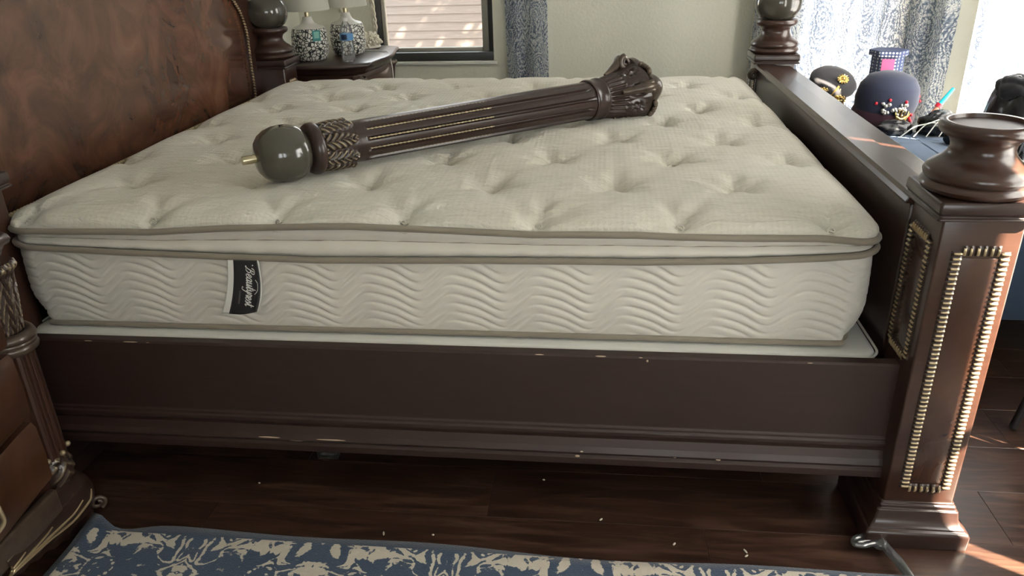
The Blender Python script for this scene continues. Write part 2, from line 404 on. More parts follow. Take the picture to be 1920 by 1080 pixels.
def window(idx, p0, d, nn, a, b, zl, zh, frame='bronze'):
    """window unit set in the wall opening, local: along d, outwards nn"""
    ang = math.atan2(d[1], d[0]); o = empty('window_%d' % idx, (*(p0+d*a), zl), ang, kind='structure')
    w, h = b-a, zh-zl; f = .035
    y0, y1 = .055, .105
    m = MB(); m.box(0, f, y0, y1, 0, h).box(w-f, w, y0, y1, 0, h).box(f, w-f, y0, y1, 0, f*1.1).box(f, w-f, y0, y1, h-f, h)
    m.build('window_frame', M[frame], o, bev=.003)
    m = MB(); m.box(f, w-f, y0+.01, y1-.015, h*.52, h*.52+.03); m.build('meeting_rail', M[frame], o, bev=.003)
    MB().box(f*.8, w-f*.8, .078, .082, f*.8, h-f*.8).build('pane', M['pane'], o, smooth=False)
    MB().box(-.02, w+.02, -.02, .055, -.022, 0).build('window_sill', M['trim'], o, bev=.004)
    return o
w1 = window(1, wf[1], wf[2], wf[3], .595, 1.325, .615, 1.85)
# dark lower track and greige inner sash of the far window
MB().box(.0, .73, .0, .054, .0, .05).build('window_track', M['bronze'], w1, bev=.003)
m = MB(); m.box(.035, .06, .06, .1, .045, .62).box(.655, .695, .058, .1, .045, .62).box(.06, .655, .058, .1, .045, .072)
m.build('inner_sash', M['beige_frame'], w1, bev=.006)
window(2, wb[1], wb[2], wb[3], .36, .98, .35, 2.1, 'trim')
window(3, wr[1], wr[2], wr[3], .12, .95, .35, 2.1, 'trim')
window(4, wr[1], wr[2], wr[3], 2.05, 2.95, .35, 1.826, 'trim')
window(5, wk[1], wk[2], wk[3], .2, .8, .8, 1.7, 'trim')
window(6, wk[1], wk[2], wk[3], 1.0, 1.6, .8, 1.7, 'trim')
# outdoors beyond the windows
tag(MB().box(-12, 14, FY+.5, 14, -.5, -.4).build('ground', M['ground'], smooth=False), kind='structure')
nb = empty('neighbour_wall', (0, 6.0, -.4), label='sunlit tan horizontal siding wall seen outside through the far window', cat='wall')
for k in range(34):
    z = k*.075; MB().add([(-2, -.012, z), (4.5, -.012, z), (4.5, .0, z+.075), (-2, .0, z+.075), (-2, .05, z), (4.5, .05, z), (4.5, .05, z+.075), (-2, .05, z+.075)],
                       [(0, 1, 2, 3), (4, 7, 6, 5), (0, 4, 5, 1), (3, 2, 6, 7), (0, 3, 7, 4), (1, 5, 6, 2)]).build('siding_board', M['fence'], nb, smooth=False)
def leaves(name, region, n, size, label, cat='tree', seed=3):
    r = np.random.default_rng(seed); m = MB(); (x0, x1), (y0, y1), (z0, z1) = region
    for _ in range(n):
        c = np.array([r.uniform(x0, x1), r.uniform(y0, y1), r.uniform(z0, z1)]); a = r.normal(size=3); a /= np.linalg.norm(a); b = np.cross(a, r.normal(size=3)); b /= np.linalg.norm(b)
        s = size*r.uniform(.6, 1.3)
        m.add([c-a*s, c+b*s*.38, c+a*s, c-b*s*.38], [(0, 1, 2, 3)])
    o = m.build(name, M['leaf'], smooth=False, fix=False); tag(o, label, cat, kind='stuff'); return o
leaves('tree_foliage', ((.8, 4.2), (4.2, 5.2), (2.6, 3.8)), 4200, .085, 'leafy tree branches shading the siding wall outdoors')

# ------------------------------------------------------------------ curtains
def curtain(name, p0, p1, z0, z1, label, group=None, pleat=.11, amp=.028, seed=1, gather=1.7, cat='curtain', shear=1):
    p0, p1 = np.array(p0, float), np.array(p1, float); L = np.linalg.norm(p1-p0); d = (p1-p0)/L; nn = np.array([-d[1], d[0]])
    r = np.random.default_rng(seed); n = max(24, int(L/.006)); nz = 34; ph = r.uniform(0, 6); m = MB(); arr = []; uv = []
    for i in range(n+1):
        s = L*i/n; row = []
        for j in range(nz+1):
            t = j/nz; z = z0+(z1-z0)*t
            a = amp*(1-.25*t); w = 2*PI/pleat
            off = a*math.sin(w*s+ph+.5*math.sin(5.1*s+seed)+.35*(1-t)*math.sin(3*s+2*seed))+.25*a*math.sin(2.3*w*s+1.3*seed+1.2*t)
            sh = shear*.010*math.sin(1.9*z+seed)
            p = p0+d*(s+sh)+nn*off; row.append((p[0], p[1], z)); uv.append((s*gather+seed*.37, z))
        arr.append(row)
    m.grid(arr); m.uv = uv
    o = m.build(name, M['paisley'], fix=False); tag(o, label, cat, group); o.modifiers.clear(); return o
curtain('curtain', (.86, FY-.06), (1.11, FY-.06), .03, 2.3, 'narrow blue paisley curtain hanging beside the far window', seed=2, amp=.03, pleat=.13)
db = wb[2]; nb_ = wb[3]
def off_line(P, d, nn, a, b, o): return P+d*a+nn*o, P+d*b+nn*o
q = off_line(wb[1], db, nb_, .10, 1.27, -.075)
curtain('curtain', q[0], q[1], .03, 2.3, 'wide sunlit paisley curtain behind the pile of costume hats', seed=5, amp=.026, pleat=.14)
curtain('curtain', (XR-.07, 2.0), (XR-.07, 1.54), .03, 2.3, 'sunlit paisley curtain hanging behind the black coat', seed=8, amp=.022, pleat=.12)
curtain('curtain', (XR-.07, 1.535), (XR-.07, 1.05), .03, 2.3, 'paisley curtain on the right wall beyond the black coat', seed=9, amp=.022, pleat=.12)
for (a, b, sd, txt) in ((.14, .002, 11, 'first paisley curtain panel of the side window by the bench'), (-.024, -.549, 12, 'middle paisley curtain panel of the side window'), (-.594, -.98, 13, 'last paisley curtain panel of the side window')):
    curtain('curtain', (XR-.05, a), (XR-.05, b), .03, 2.3, txt, seed=sd, amp=.010, pleat=.12, shear=0)

# ------------------------------------------------------------------ the bed
bed = empty('bed', (1.0, .93, 0), label='large dark carved wooden bed with arched burl headboard and low footboard', cat='bed')
BO = np.array([1.0, .93, 0])
def bpart(m, name, mat, parent=None, **k):
    m.xf(Matrix.Translation(-Vector(BO))); return m.build(name, M[mat] if isinstance(mat, str) else mat, parent or bed, **k)
# side rails
def rail(y_front, sgn):
    pr = [(0, .14), (.012, .14), (.012, .158), (.006, .163), (.006, .166), (.012, .172), (.004, .186), (-.004, .205), (-.002, .214), (.002, .218), (.002, .228), (-.002, .232), (-.002, .238), (-.006, .242), (-.008, .424), (-.012, .429), (-.036, .429), (-.036, .14)]
    m = MB(); m.prism([(y_front-sgn*a, z) for a, z in pr], 0, -.02, 2.1)
    return bpart(m, 'side_rail', 'rail', smooth=False, bev=.0015)
rail(-.075, 1); rail(1.93, -1)
for (x, z, w, h) in ((.19, .4255, .03, .003), (.30, .4255, .05, .004), (.345, .4245, .03, .004), (1.30, .4255, .03, .003), (1.44, .4255, .03, .005), (1.53, .4255, .012, .003), (1.545, .419, .005, .006), (1.90, .4255, .02, .002),
                     (1.40, .173, .012, .007), (1.62, .170, .007, .004), (1.17, .236, .005, .004), (.62, .176, .06, .004), (.69, .171, .045, .006), (.78, .176, .08, .003), (1.72, .168, .012, .004), (1.39, .161, .012, .006)):
    m = MB(); m.ball((x, (-.0845 if z < .2 else (-.067 if z < .42 else -.0645)), z), 1, 10, 6, (w/2, .0016, h/2)); bpart(m, 'bare_wood_chip', 'chip')
# slats and centre legs under the box spring
for x in np.linspace(.2, 1.9, 6):
    bpart(MB().box(x-.04, x+.04, -.03, 1.88, .20, .225), 'slat', 'lacquer', smooth=False)
for x in (.54, 1.22, 1.9):
    bpart(MB().box(x-.03, x+.03, .90, .96, .001, .20), 'support_leg', 'lacquer', smooth=False)

# posts: plinth, shaft, cap, turned vase and, on three of them, the column above
def bead_mesh():
    """one gadroon: two gilt ridges across the moulding with dark hollows between them"""
    m = MB(); arr = []
    U = (-1, -.82, -.58, -.34, -.1, .1, .3, .5, .7, .88, 1); HH = (.0008, .0022, .0058, .0022, .0008, .0012, .0030, .0064, .0030, .0012, .0008)
    for u, h in zip(U, HH):
        row = []
        for v in (-1, -.72, -.2, .35, .8, 1):
            k = math.sqrt(max(0, 1-abs(v)**3)); row.append((v*.0108+(.0016*(1-v*v)), u*.0106, h*k+.0016*k))
        arr.append(row)
    m.grid(arr); me = m.mesh('gadroon_bead'); me.materials.append(M['bead_dark']); me.materials.append(M['bead_gilt'])
    for p in me.polygons:
        if p.center.z > .0040: p.material_index = 1
    return me
BEAD = bead_mesh()
def bead_frame(parent, o, ux, uz, nrm, w, h, step=.0212):
    """rows of gadroon beads round a panel w x h centred on o; ux across, uz up, nrm outward"""
    ux, uz, nrm = Vector(ux), Vector(uz), Vector(nrm); o = Vector(o)
    def put(p, along):
        al = Vector(along); ac = al.cross(nrm); R3 = Matrix((ac, al, nrm)).transposed()
        b = link('gadroon_bead', BEAD, None, parent); b.matrix_local = Matrix.Translation(p) @ R3.to_4x4()
    n = int(round(h/step)); st = h/n
    for s in (-1, 1):
        for k in range(n): put(o+ux*(s*w/2)+uz*(-h/2+(k+.5)*st), uz)
        k2 = max(2, int(round((w-.02)/step)))
        for k in range(k2): put(o+uz*(s*h/2)+ux*(-(w-.012)/2+(k+.5)*(w-.012)/k2), ux)
def vase_prof(open_top):
    p = [(.086, .822), (.096, .826), (.1005, .834), (.097, .842), (.091, .846), (.095, .850), (.0975, .858), (.093, .868), (.082, .877), (.070, .885), (.061, .895), (.0570, .905), (.0575, .913), (.0605, .920), (.0625, .924), (.070, .929), (.080, .935), (.0845, .942), (.0845, .949), (.081, .955)]
    if open_top: p += [(.074, .958), (.069, .957), (.067, .949), (.0, .9485)]
    else: p += [(.070, .957), (.060, .958)]
    return p
def post(x, y, full, beads_front=False, beads_side=None, jx=False):
    base = Vector((x, y, 0)); e = empty('bed_post', base-Vector(BO)); e.parent = bed
    s = .0762
    MB().sq([(.113, .001), (.1135, .036), (.110, .044), (.104, .047), (.104, .050), (.097, .056), (.0915, .068), (.089, .084), (.0885, .088), (.0835, .090), (.0835, .098), (.0795, .102), (.0795, .106), (s, .107)]).build('plinth', M['lacquer'], e, bev=.002)
    MB().sq([(s, .105), (s, .785)], ch=.003).build('shaft', M['lacquer_red'], e, bev=.002)
    MB().sq([(s+.001, .782), (.094, .785), (.0945, .789), (.090, .792), (.090, .796), (.0935, .800), (.0935, .815), (.091, .822)]).build('cap', M['lacquer'], e, bev=.0015)
    MB().lathe(vase_prof(not full), 56).build('turned_vase', M['lacquer_red'], e)
    if not full: MB().lathe([(.0, .9492), (.0665, .9492), (.0665, .9500), (0, .9502)], 40).build('socket_floor', M['rail'], e)
    if beads_front:
        o = Vector((.0055, -s, .4325))
        MB().box(-.0345+.0055, .0345+.0055, -s-.0012, -s+.004, .160, .705).build('face_panel', M['panel_wood'], e, bev=.001)
        bead_frame(e, o+Vector((0, -.0002, 0)), (1, 0, 0), (0, 0, 1), (0, -1, 0), .088, .575)
        MB().box(-s-.0012, -s+.004, -.030, .045, .47, .715).build('side_panel', M['panel_wood'], e, bev=.001)
        bead_frame(e, Vector((-s-.0002, .0075, .593)), (0, -1, 0), (0, 0, 1), (-1, 0, 0), .096, .272)
    if beads_side:
        MB().box(-.034, .034, -s-.0012, -s+.004, .5, .705).build('face_panel', M['panel_wood'], e, bev=.001)
        bead_frame(e, Vector((beads_side*(s+.0002), 0, .62)), (0, beads_side, 0), (0, 0, 1), (beads_side, 0, 0), .09, .2)
    if full:
        MB().lathe([(.0, .945), (.05, .950), (.078, .970), (.091, .995), (.0945, 1.022), (.091, 1.048), (.078, 1.072), (.06, 1.086), (.05, 1.09)], 48).build('ball', M['ball'], e)
        MB().lathe([(.045, 1.085), (.066, 1.09), (.074, 1.098), (.076, 1.106), (.072, 1.115), (.062, 1.12), (.058, 1.13), (.062, 1.21), (.060, 1.22)], 40).build('ring', M['lacquer'], e)
        MB().lathe([(.060, 1.22), (.060, 2.08), (.085, 2.26), (.07, 2.28)], 48, disp=lambda a, h: -.004*max(0, math.sin(12*a))).build('column', M['lacquer'], e)
    return e
post(2.1647, -.047, False, beads_front=True)
post(2.155, 1.905, True, beads_side=-1)
post(-.072, -.047, True)
post(-.072, 1.905, True, beads_side=1)
# footboard
fb = bpart(MB().box(2.083, 2.205, .03, 1.828, .22, .765), 'footboard_panel', 'lacquer', bev=.003)
bpart(MB().prism([(2.072, .765), (2.072, .770), (2.078, .778), (2.086, .784), (2.150, .784), (2.158, .778), (2.215, .775), (2.215, .765)], 1, .031, 1.828), 'footboard_cap_rail', 'lacquer_red', smooth=False, bev=.002)
# carved scroll on the inside of the far foot post
def spiral(c, r0, r1, turns, ax1, ax2, n=40, th0=0):
    ax1, ax2 = np.array(ax1, float), np.array(ax2, float)
    return [np.array(c)+(r0+(r1-r0)*i/n)*(math.cos(th0+2*PI*turns*i/n)*ax1+math.sin(th0+2*PI*turns*i/n)*ax2) for i in range(n+1)]
m = MB().tube(spiral((2.066, 1.83, .74), .022, .005, 1.7, (1, 0, 0), (0, 0, 1)), .008, 8); bpart(m, 'carved_scroll', 'carved_dark')

# headboard: framed arched burl panel with rope bead
HX = -.12
def arch(half, z_sh, z_top, n=30):
    """outline (y,z) going from near bottom over the arch to far bottom"""
    pts = []
    c = .93
    right = [(half*.975, .60), (half*.985, .80), (half, z_sh-.07), (half*.994, z_sh-.02), (half*.96, z_sh+.045), (half*.86, z_sh+.14)]
    for i in range(1, n//2+1):
        t = i/(n//2); right.append((half*.86*math.cos(t*PI/2), z_sh+.14+(z_top-z_sh-.14)*math.sin(t*PI/2)))
    right = [(c+a, z) for a, z in right]; left = [(2*c-y, z) for y, z in right][:-1]
    return left+right[::-1]
inner = arch(.848, 1.0, 1.62); outer = arch(.945, 1.03, 1.80)
m = MB(); n_ = len(inner)
cols = []
poly = [(y, z) for y, z in inner]
# gently concave veneered panel
arr = []
for i in range(41):
    row = []
    for j in range(31):
        t = i/40; u = j/30
        # interpolate along scanlines of the arch outline
        zz = .60+(1.62-.60)*t
        hw = .848*.975
        ys = [y for y, z in inner]
        # half width at zz
        best = 0
        for (y0, z0), (y1, z1) in zip(inner[:len(inner)//2], inner[1:len(inner)//2+1]):
            if (z0-zz)*(z1-zz) <= 0 and abs(z1-z0) > 1e-9:
                yy = y0+(y1-y0)*(zz-z0)/(z1-z0); best = max(best, .93-yy)
        if t >= .9999: best = .01
        y = .93-best+2*best*u
        row.append((HX-.010-.05*max(0, (zz-.7))**2+.0*math.sin(PI*u), y, zz))
    arr.append(row)
m.grid(arr); bpart(m, 'headboard_panel', 'burl')
m = MB()
no, ni = len(outer), len(inner)
ring = [[(HX+dx-.05*max(0, (z-.7))**2, y, z) for (y, z) in pl] for pl, dx in ((inner, -.02), (inner, .004), (outer, .010), (outer, -.05))]
ring.append([(HX-.05-.05*max(0, (z-.7))**2, y, z) for (y, z) in inner])
m.grid(ring); bpart(m, 'headboard_frame', 'lacquer_red')
bpart(MB().box(-.165, -.10, .0, 1.86, .15, .645), 'headboard_base', 'lacquer', bev=.003)
bpart(MB().box(-.105, -.085, .02, 1.84, .648, .668), 'headboard_ledge', 'lacquer', bev=.003)
def rope_bead(path, r, pitch, name):
    """string of small slanted beads along a path as one carved moulding"""
    m = MB(); path = smooth_path(path, 14); acc = 0; P = [path[0]]
    for a, b in zip(path, path[1:]):
        l = np.linalg.norm(b-a)
        while acc+l >= pitch and l > 1e-9:
            t = (pitch-acc)/l; a = a+(b-a)*t; P.append(a); l = np.linalg.norm(b-a); acc = 0
        acc += l
    for i, p in enumerate(P[:-1]):
        d = P[i+1]-p; d /= np.linalg.norm(d); nrm = np.array([1., 0, 0]); ac = np.cross(d, nrm)
        dd = d*.8+ac*.55; dd /= np.linalg.norm(dd); a2 = np.cross(dd, nrm)
        n0 = len(m.v); m.ball((0, 0, 0), 1, 8, 6)
        for k in range(n0, len(m.v)):
            q = m.v[k]; m.v[k] = tuple(p+dd*q[2]*pitch*.34+a2*q[1]*r*1.25+nrm*q[0]*r*.8)
    o = bpart(m, name, 'carved'); o.modifiers.clear(); return o
bp = [(HX+.004-.05*max(0, (z-.7))**2, y, z) for y, z in inner]
rope_bead(bp, .0075, .0125, 'rope_bead_arch')
rope_bead([(HX+.02, .1+.05*i, .672) for i in range(34)], .007, .013, 'rope_bead_base')

# ------------------------------------------------------------------ box spring and mattress
def rr_perim(x0, x1, y0, y1, r, steps):
    """closed perimeter counter-clockwise starting near side; steps: near, foot, far, head"""
    out = []
    def line(a, b, n_, nrm):
        for i in range(n_): t = i/n_; out.append((a[0]+(b[0]-a[0])*t, a[1]+(b[1]-a[1])*t, *nrm))
    def arc(c, t0, n_=8):
        for i in range(n_): t = t0+(PI/2)*i/n_; out.append((c[0]+r*math.cos(t), c[1]+r*math.sin(t), math.cos(t), math.sin(t)))
    line((x0+r, y0), (x1-r, y0), steps[0], (0, -1)); arc((x1-r, y0+r), -PI/2)
    line((x1, y0+r), (x1, y1-r), steps[1], (1, 0)); arc((x1-r, y1-r), 0)
    line((x1-r, y1), (x0+r, y1), steps[2], (0, 1)); arc((x0+r, y1-r), PI/2)
    line((x0, y1-r), (x0, y0+r), steps[3], (-1, 0)); arc((x0+r, y0+r), PI)
    return out
bs = empty('box_spring', (1.0, .93, .226), label='white quilted box spring showing as a thin strip under the mattress', cat='box spring')
m = MB(); per = rr_perim(.0, 2.062, -.034, 1.884, .05, (60, 50, 40, 40))
lev = [(.228, -.01), (.235, 0), (.415, 0), (.424, -.005), (.428, -.016), (.428, -.045)]
m.grid([[(x+nx*o-1.0, y+ny*o-.93, z-.226) for z, o in lev] for x, y, nx, ny in per], cu=True)
k6 = len(lev); m.f.append(tuple(i*k6+k6-1 for i in range(len(per))))
m.build('cover', M['boxspring'], bs)
m = MB().tube([(x+nx*.002-1.0, y+ny*.002-.93, .423-.226) for x, y, nx, ny in per], .003, 6, closed=True); m.build('edge_piping', M['boxspring'], bs)

mat_o = empty('mattress', (1.0, .93, .41), label='thick off white pillow top mattress with tufts and taupe piping', cat='mattress')
MO = Vector((1.0, .93, .41))
L_, W_ = 2.03, 1.85
xi = lambda pts: (lambda x: float(np.interp(x, [p[0] for p in pts], [p[1] for p in pts])))
Z1 = xi([(0.0, .688), (.13, .688), (.294, .690), (.381, .690), (.563, .702), (.738, .708), (.868, .711), (1.035, .706), (1.285, .697), (1.512, .699), (1.602, .696), (1.735, .695), (1.907, .697), (2.03, .686)])
Z2 = xi([(0, .656), (.06, .646), (.281, .638), (.55, .631), (.783, .626), (1.135, .632), (1.404, .635), (1.515, .635), (1.74, .642), (1.914, .652), (2.03, .664)])
ZB = xi([(0, .436), (.5, .436), (.755, .437), (1.124, .438), (1.523, .438), (1.761, .437), (1.944, .437), (2.03, .439)])
tufts = []
for k in range(9):
    y = .028+k*(W_-.056)/8
    for i in range(7):
        x = (.065+.3105*i) if k % 2 == 0 else (.215+.3105*i)
        if x < 2.0: tufts.append((x+random.uniform(-.012, .012), y+random.uniform(-.008, .008)*(0 if k in (0, 8) else 1)))
T = np.array(tufts)
def edge_samples(L, fine, edge=.12, fe=.004):
    a = np.arange(0, edge, fe); b = np.linspace(edge, L-edge, int((L-2*edge)/fine)); return np.concatenate([a, b, L-a[::-1]])
gx, gy = edge_samples(L_, .0095), edge_samples(W_, .0095)
X, Y = np.meshgrid(gx, gy, indexing='ij')
R_ = .055
def corner_round(X, Y):
    dx = np.minimum(X, L_-X); dy = np.minimum(Y, W_-Y)
    ax = np.clip((R_-dx)/R_, 0, 1); ay = np.clip((R_-dy)/R_, 0, 1)
    mx = np.maximum(ax, ay); rad = np.sqrt(ax*ax+ay*ay); k = np.where(rad > 1e-9, mx/np.maximum(rad, 1e-9), 1)
    nx, ny = R_-R_*ax*k, R_-R_*ay*k
    ndx = np.where((ax > 0) & (ay > 0), nx, dx); ndy = np.where((ax > 0) & (ay > 0), ny, dy)
    d = np.where((ax > 0) & (ay > 0), R_*(1-mx), np.minimum(dx, dy))
    return np.where(X < L_/2, ndx, L_-ndx), np.where(Y < W_/2, ndy, W_-ndy), d
PX, PY, D = corner_round(X, Y)
t = np.clip(D/.085, 0, 1); z1v = np.interp(PX, np.linspace(0, L_, 60), [Z1(x) for x in np.linspace(0, L_, 60)])
Htop = .745
hgt = np.sqrt(np.clip(1-(1-t)**2.2, 0, 1)); Z = z1v+(Htop-z1v)*hgt
Z += .006*np.sin(PI*PX/L_)*np.sin(PI*PY/W_)
nz = np.zeros_like(Z)
for k in range(14):
    a, b, c = rng.uniform(2, 9), rng.uniform(6, 22), rng.uniform(0, 6); nz += np.sin(a*PX+b*PY+c+2.0*np.sin(3*PX+k))/14
Z += .010*nz*np.clip(D/.1, 0, 1)
for (tx, ty) in tufts:
    dx, dy = PX-tx, PY-ty; r2 = dx*dx+dy*dy; sel = r2 < .2**2
    r = np.sqrt(r2[sel]); th = np.arctan2(dy[sel], dx[sel]); p1 = random.uniform(0, 6)
    edge = 0.55 if min(ty, W_-ty) < .05 else 1.0
    Z[sel] -= edge*(.026*np.exp(-(r/.018)**2)+.022*np.exp(-(r/.050)**2)+.007*np.exp(-(r/.11)**2)) + .0045*np.exp(-((r-.055)/.035)**2)*np.sin(5*th+p1)
# hollow pressed by the fallen column
ca, cb = np.array([.622, .243]), np.array([1.60, 1.109]); cd = (cb-ca)/np.linalg.norm(cb-ca)
sa = (PX-ca[0])*cd[0]+(PY-ca[1])*cd[1]; pe = np.abs(-(PX-ca[0])*cd[1]+(PY-ca[1])*cd[0])
on = (sa > -.09) & (sa < 1.34)
lim = np.where(sa < .12, .742, np.where(sa > 1.08, .744, .752))
press = np.clip((.13-pe)/.09, 0, 1)*np.clip((sa+.13)/.05, 0, 1)*np.clip((1.38-sa)/.05, 0, 1)
Z = np.where(press > 0, Z*(1-press)+np.minimum(Z, lim)*press, Z)
bul = .010*np.exp(-((D-.012)/.014)**2)*(D > 0)
# push the roll of the edge outwards a little
OX = np.where(PX < .06, -bul, np.where(PX > L_-.06, bul, 0)); OY = np.where(PY < .06, -bul, np.where(PY > W_-.06, bul, 0))
m = MB(); A3 = np.stack([PX+OX-MO.x, PY+OY-MO.y, Z-MO.z], -1)
nu, nv = A3.shape[:2]; m.v = [tuple(p) for p in A3.reshape(-1, 3).tolist()]
m.f = [(i*nv+j, (i+1)*nv+j, (i+1)*nv+j+1, i*nv+j+1) for i in range(nu-1) for j in range(nv-1)]
top = m.build('pillow_top', M['ticking'], mat_o, fix=False); top.modifiers.clear()
def top_z(x, y):
    i = min(np.searchsorted(gx, x), len(gx)-1); j = min(np.searchsorted(gy, y), len(gy)-1); return float(Z[i, j])
# stitched tuft loops
tm = MB().tube([(.0065*math.cos(a), .0065*math.sin(a), .001) for a in np.linspace(0, 2*PI, 15)[:-1]], .0017, 6, closed=True).tube([(-.012, -.004, 0), (-.004, .002, .002), (.004, -.002, .002), (.012, .004, 0)], .0015, 5).mesh('tuft_loop')
tm.materials.append(M['ticking'])
for (tx, ty) in tufts:
    b = link('tuft_loop', tm, None, mat_o, Vector((tx, ty-(.010 if ty < .05 else 0), top_z(tx, ty)+.001))-MO)
    if ty < .05: b.rotation_euler = (math.radians(55), 0, random.uniform(-.6, .6)); b.scale = (1.2, 1.2, 1.2)
    else: b.rotation_euler = (.3, 0, random.uniform(-1, 1))
# walls of the mattress
perm = rr_perim(0, L_, 0, W_, R_, (500, 330, 60, 60))
def side_off(x, y, nx, ny, tz):
    return -.030*max(0, (1-tz/.45))**2.0*(1 if abs(nx) > .3 else .35)+.004*math.sin(PI*tz)
def quilt(a, z):
    """wavy quilting: channels along a, stacked in z"""
    ph = 2*PI*a/.2; zz = z-(.0205*math.sin(ph)+.004*math.sin(2*ph+.8))-.012*math.sin(.9*a)
    f = (zz/.0235) % 1.0; dd = min(f, 1-f)*.0235
    cosv = math.cos(ph); depth = .30+.70*max(0, min(1, (-cosv+.45)/.9))
    g = math.exp(-(dd/.0026)**2)*depth
    # short crossing diagonals on the rising part of the wave
    e = ((z*1.0-.9*a+.012*math.sin(3*a)) / .062) % 1.0; de = min(e, 1-e)*.062
    g2 = math.exp(-(de/.0022)**2)*.55*max(0, cosv)
    return -.0050*g-.0030*g2+.0018*depth*math.sin(PI*f)
ss = 0; arr = []; lastp = None
NZ = 76
for (x, y, nx, ny) in perm:
    if lastp is not None: ss += math.dist((x, y), lastp)
    lastp = (x, y); zb, z2 = ZB(x), Z2(x); row = []
    for j in range(NZ+1):
        tz = j/NZ; z = zb+(z2-zb)*tz; o = side_off(x, y, nx, ny, tz)+quilt(ss, z)*min(1, 8*tz, 8*(1-tz))
        row.append((x+nx*o-MO.x, y+ny*o-MO.y, z-MO.z))
    arr.append(row)
m = MB(); m.grid(arr, cu=True); o = m.build('quilted_border', M['satin'], mat_o, fix=False); o.modifiers.clear()
pm = rr_perim(0, L_, 0, W_, R_, (160, 120, 60, 60))
def ringtube(name, zf, off, r, mat):
    m = MB().tube([(x+nx*off-MO.x, y+ny*off-MO.y, zf(x)-MO.z) for x, y, nx, ny in pm], r, 10, closed=True); o = m.build(name, M[mat], mat_o); o.modifiers.clear(); return o
ringtube('piping_upper', Z1, .006, .0078, 'piping'); ringtube('piping_middle', Z2, .006, .0078, 'piping')
def lowoff(x): return ZB(x)+.001
m = MB().tube([(x+nx*(side_off(x, y, nx, ny, 0)+.004)-MO.x, y+ny*(side_off(x, y, nx, ny, 0)+.004)-MO.y, ZB(x)+.001-MO.z) for x, y, nx, ny in pm], .0068, 10, closed=True)
o = m.build('piping_lower', M['piping'], mat_o); o.modifiers.clear()
# gusset: two soft bands with a seam between them
ZS = lambda x: Z2(x)+(Z1(x)-Z2(x))*.52
def band(zf0, zf1, o0, bulge, name):
    arr = []
    for i, (x, y, nx, ny) in enumerate(pm):
        a, b = zf0(x), zf1(x); row = []
        for j in range(9):
            t_ = j/8; o = o0+bulge*math.sin(PI*t_)+.0012*math.sin(i*.9+2*t_)*math.sin(i*.23); row.append((x+nx*o-MO.x, y+ny*o-MO.y, a+(b-a)*t_-MO.z))
        arr.append(row)
    m = MB(); m.grid(arr, cu=True); o = m.build(name, M['satin'], mat_o, fix=False); o.modifiers.clear()
band(Z2, ZS, -.010, .010, 'gusset_band'); band(ZS, Z1, -.010, .009, 'gusset_band')
m = MB().tube([(x-nx*.010-MO.x, y-ny*.010-MO.y, ZS(x)-MO.z) for x, y, nx, ny in pm], .0012, 5, closed=True); o = m.build('gusset_seam', M['piping'], mat_o); o.modifiers.clear()
m = MB(); m.grid([[(x+nx*(side_off(x, y, nx, ny, 0)+o)-MO.x, y+ny*(side_off(x, y, nx, ny, 0)+o)-MO.y, ZB(x)-.004+dz-MO.z) for o, dz in ((0, .004), (-.01, 0), (-.4, 0))] for x, y, nx, ny in pm], cu=True)
m.build('underside', M['boxspring'], mat_o)

# woven brand tag hanging from the middle piping
tg = empty('brand_tag', Vector((.6, -.006, .626))-MO); tg.parent = mat_o
def tag_pt(a, b, lift=0):
    """a: 0..1 across (left to right), b: metres below the piping"""
    t_ = b/.143; x = -.038+.076*a-.030*t_*t_*(1-.75*a)-.008*t_+ (.012*max(0, a-.5)*math.sin(PI*t_))
    y = -.0075-.004*math.sin(PI*t_*1.1)-.016*t_**3*(.35+.65*a)
    zz = -b*(1-.03*t_)+(.030*max(0, a-.45)**1.5*t_**2)
    return np.array([x, y-lift, zz])
def tag_part(a0, a1, mat, name, lift):
    m = MB(); m.grid([[tag_pt(a0+(a1-a0)*i/10, .143*j/28, lift) for j in range(29)] for i in range(11)]); o = m.build(name, M[mat], tg, fix=False); o.modifiers.clear()
    s = o.modifiers.new('thick', 'SOLIDIFY'); s.thickness = .0008; s.offset = 0
tag_part(0, .19, 'tagwhite', 'white_border', 0); tag_part(.19, .965, 'tagblack', 'black_field', .0002); tag_part(.965, 1, 'tagwhite', 'white_edge', 0)
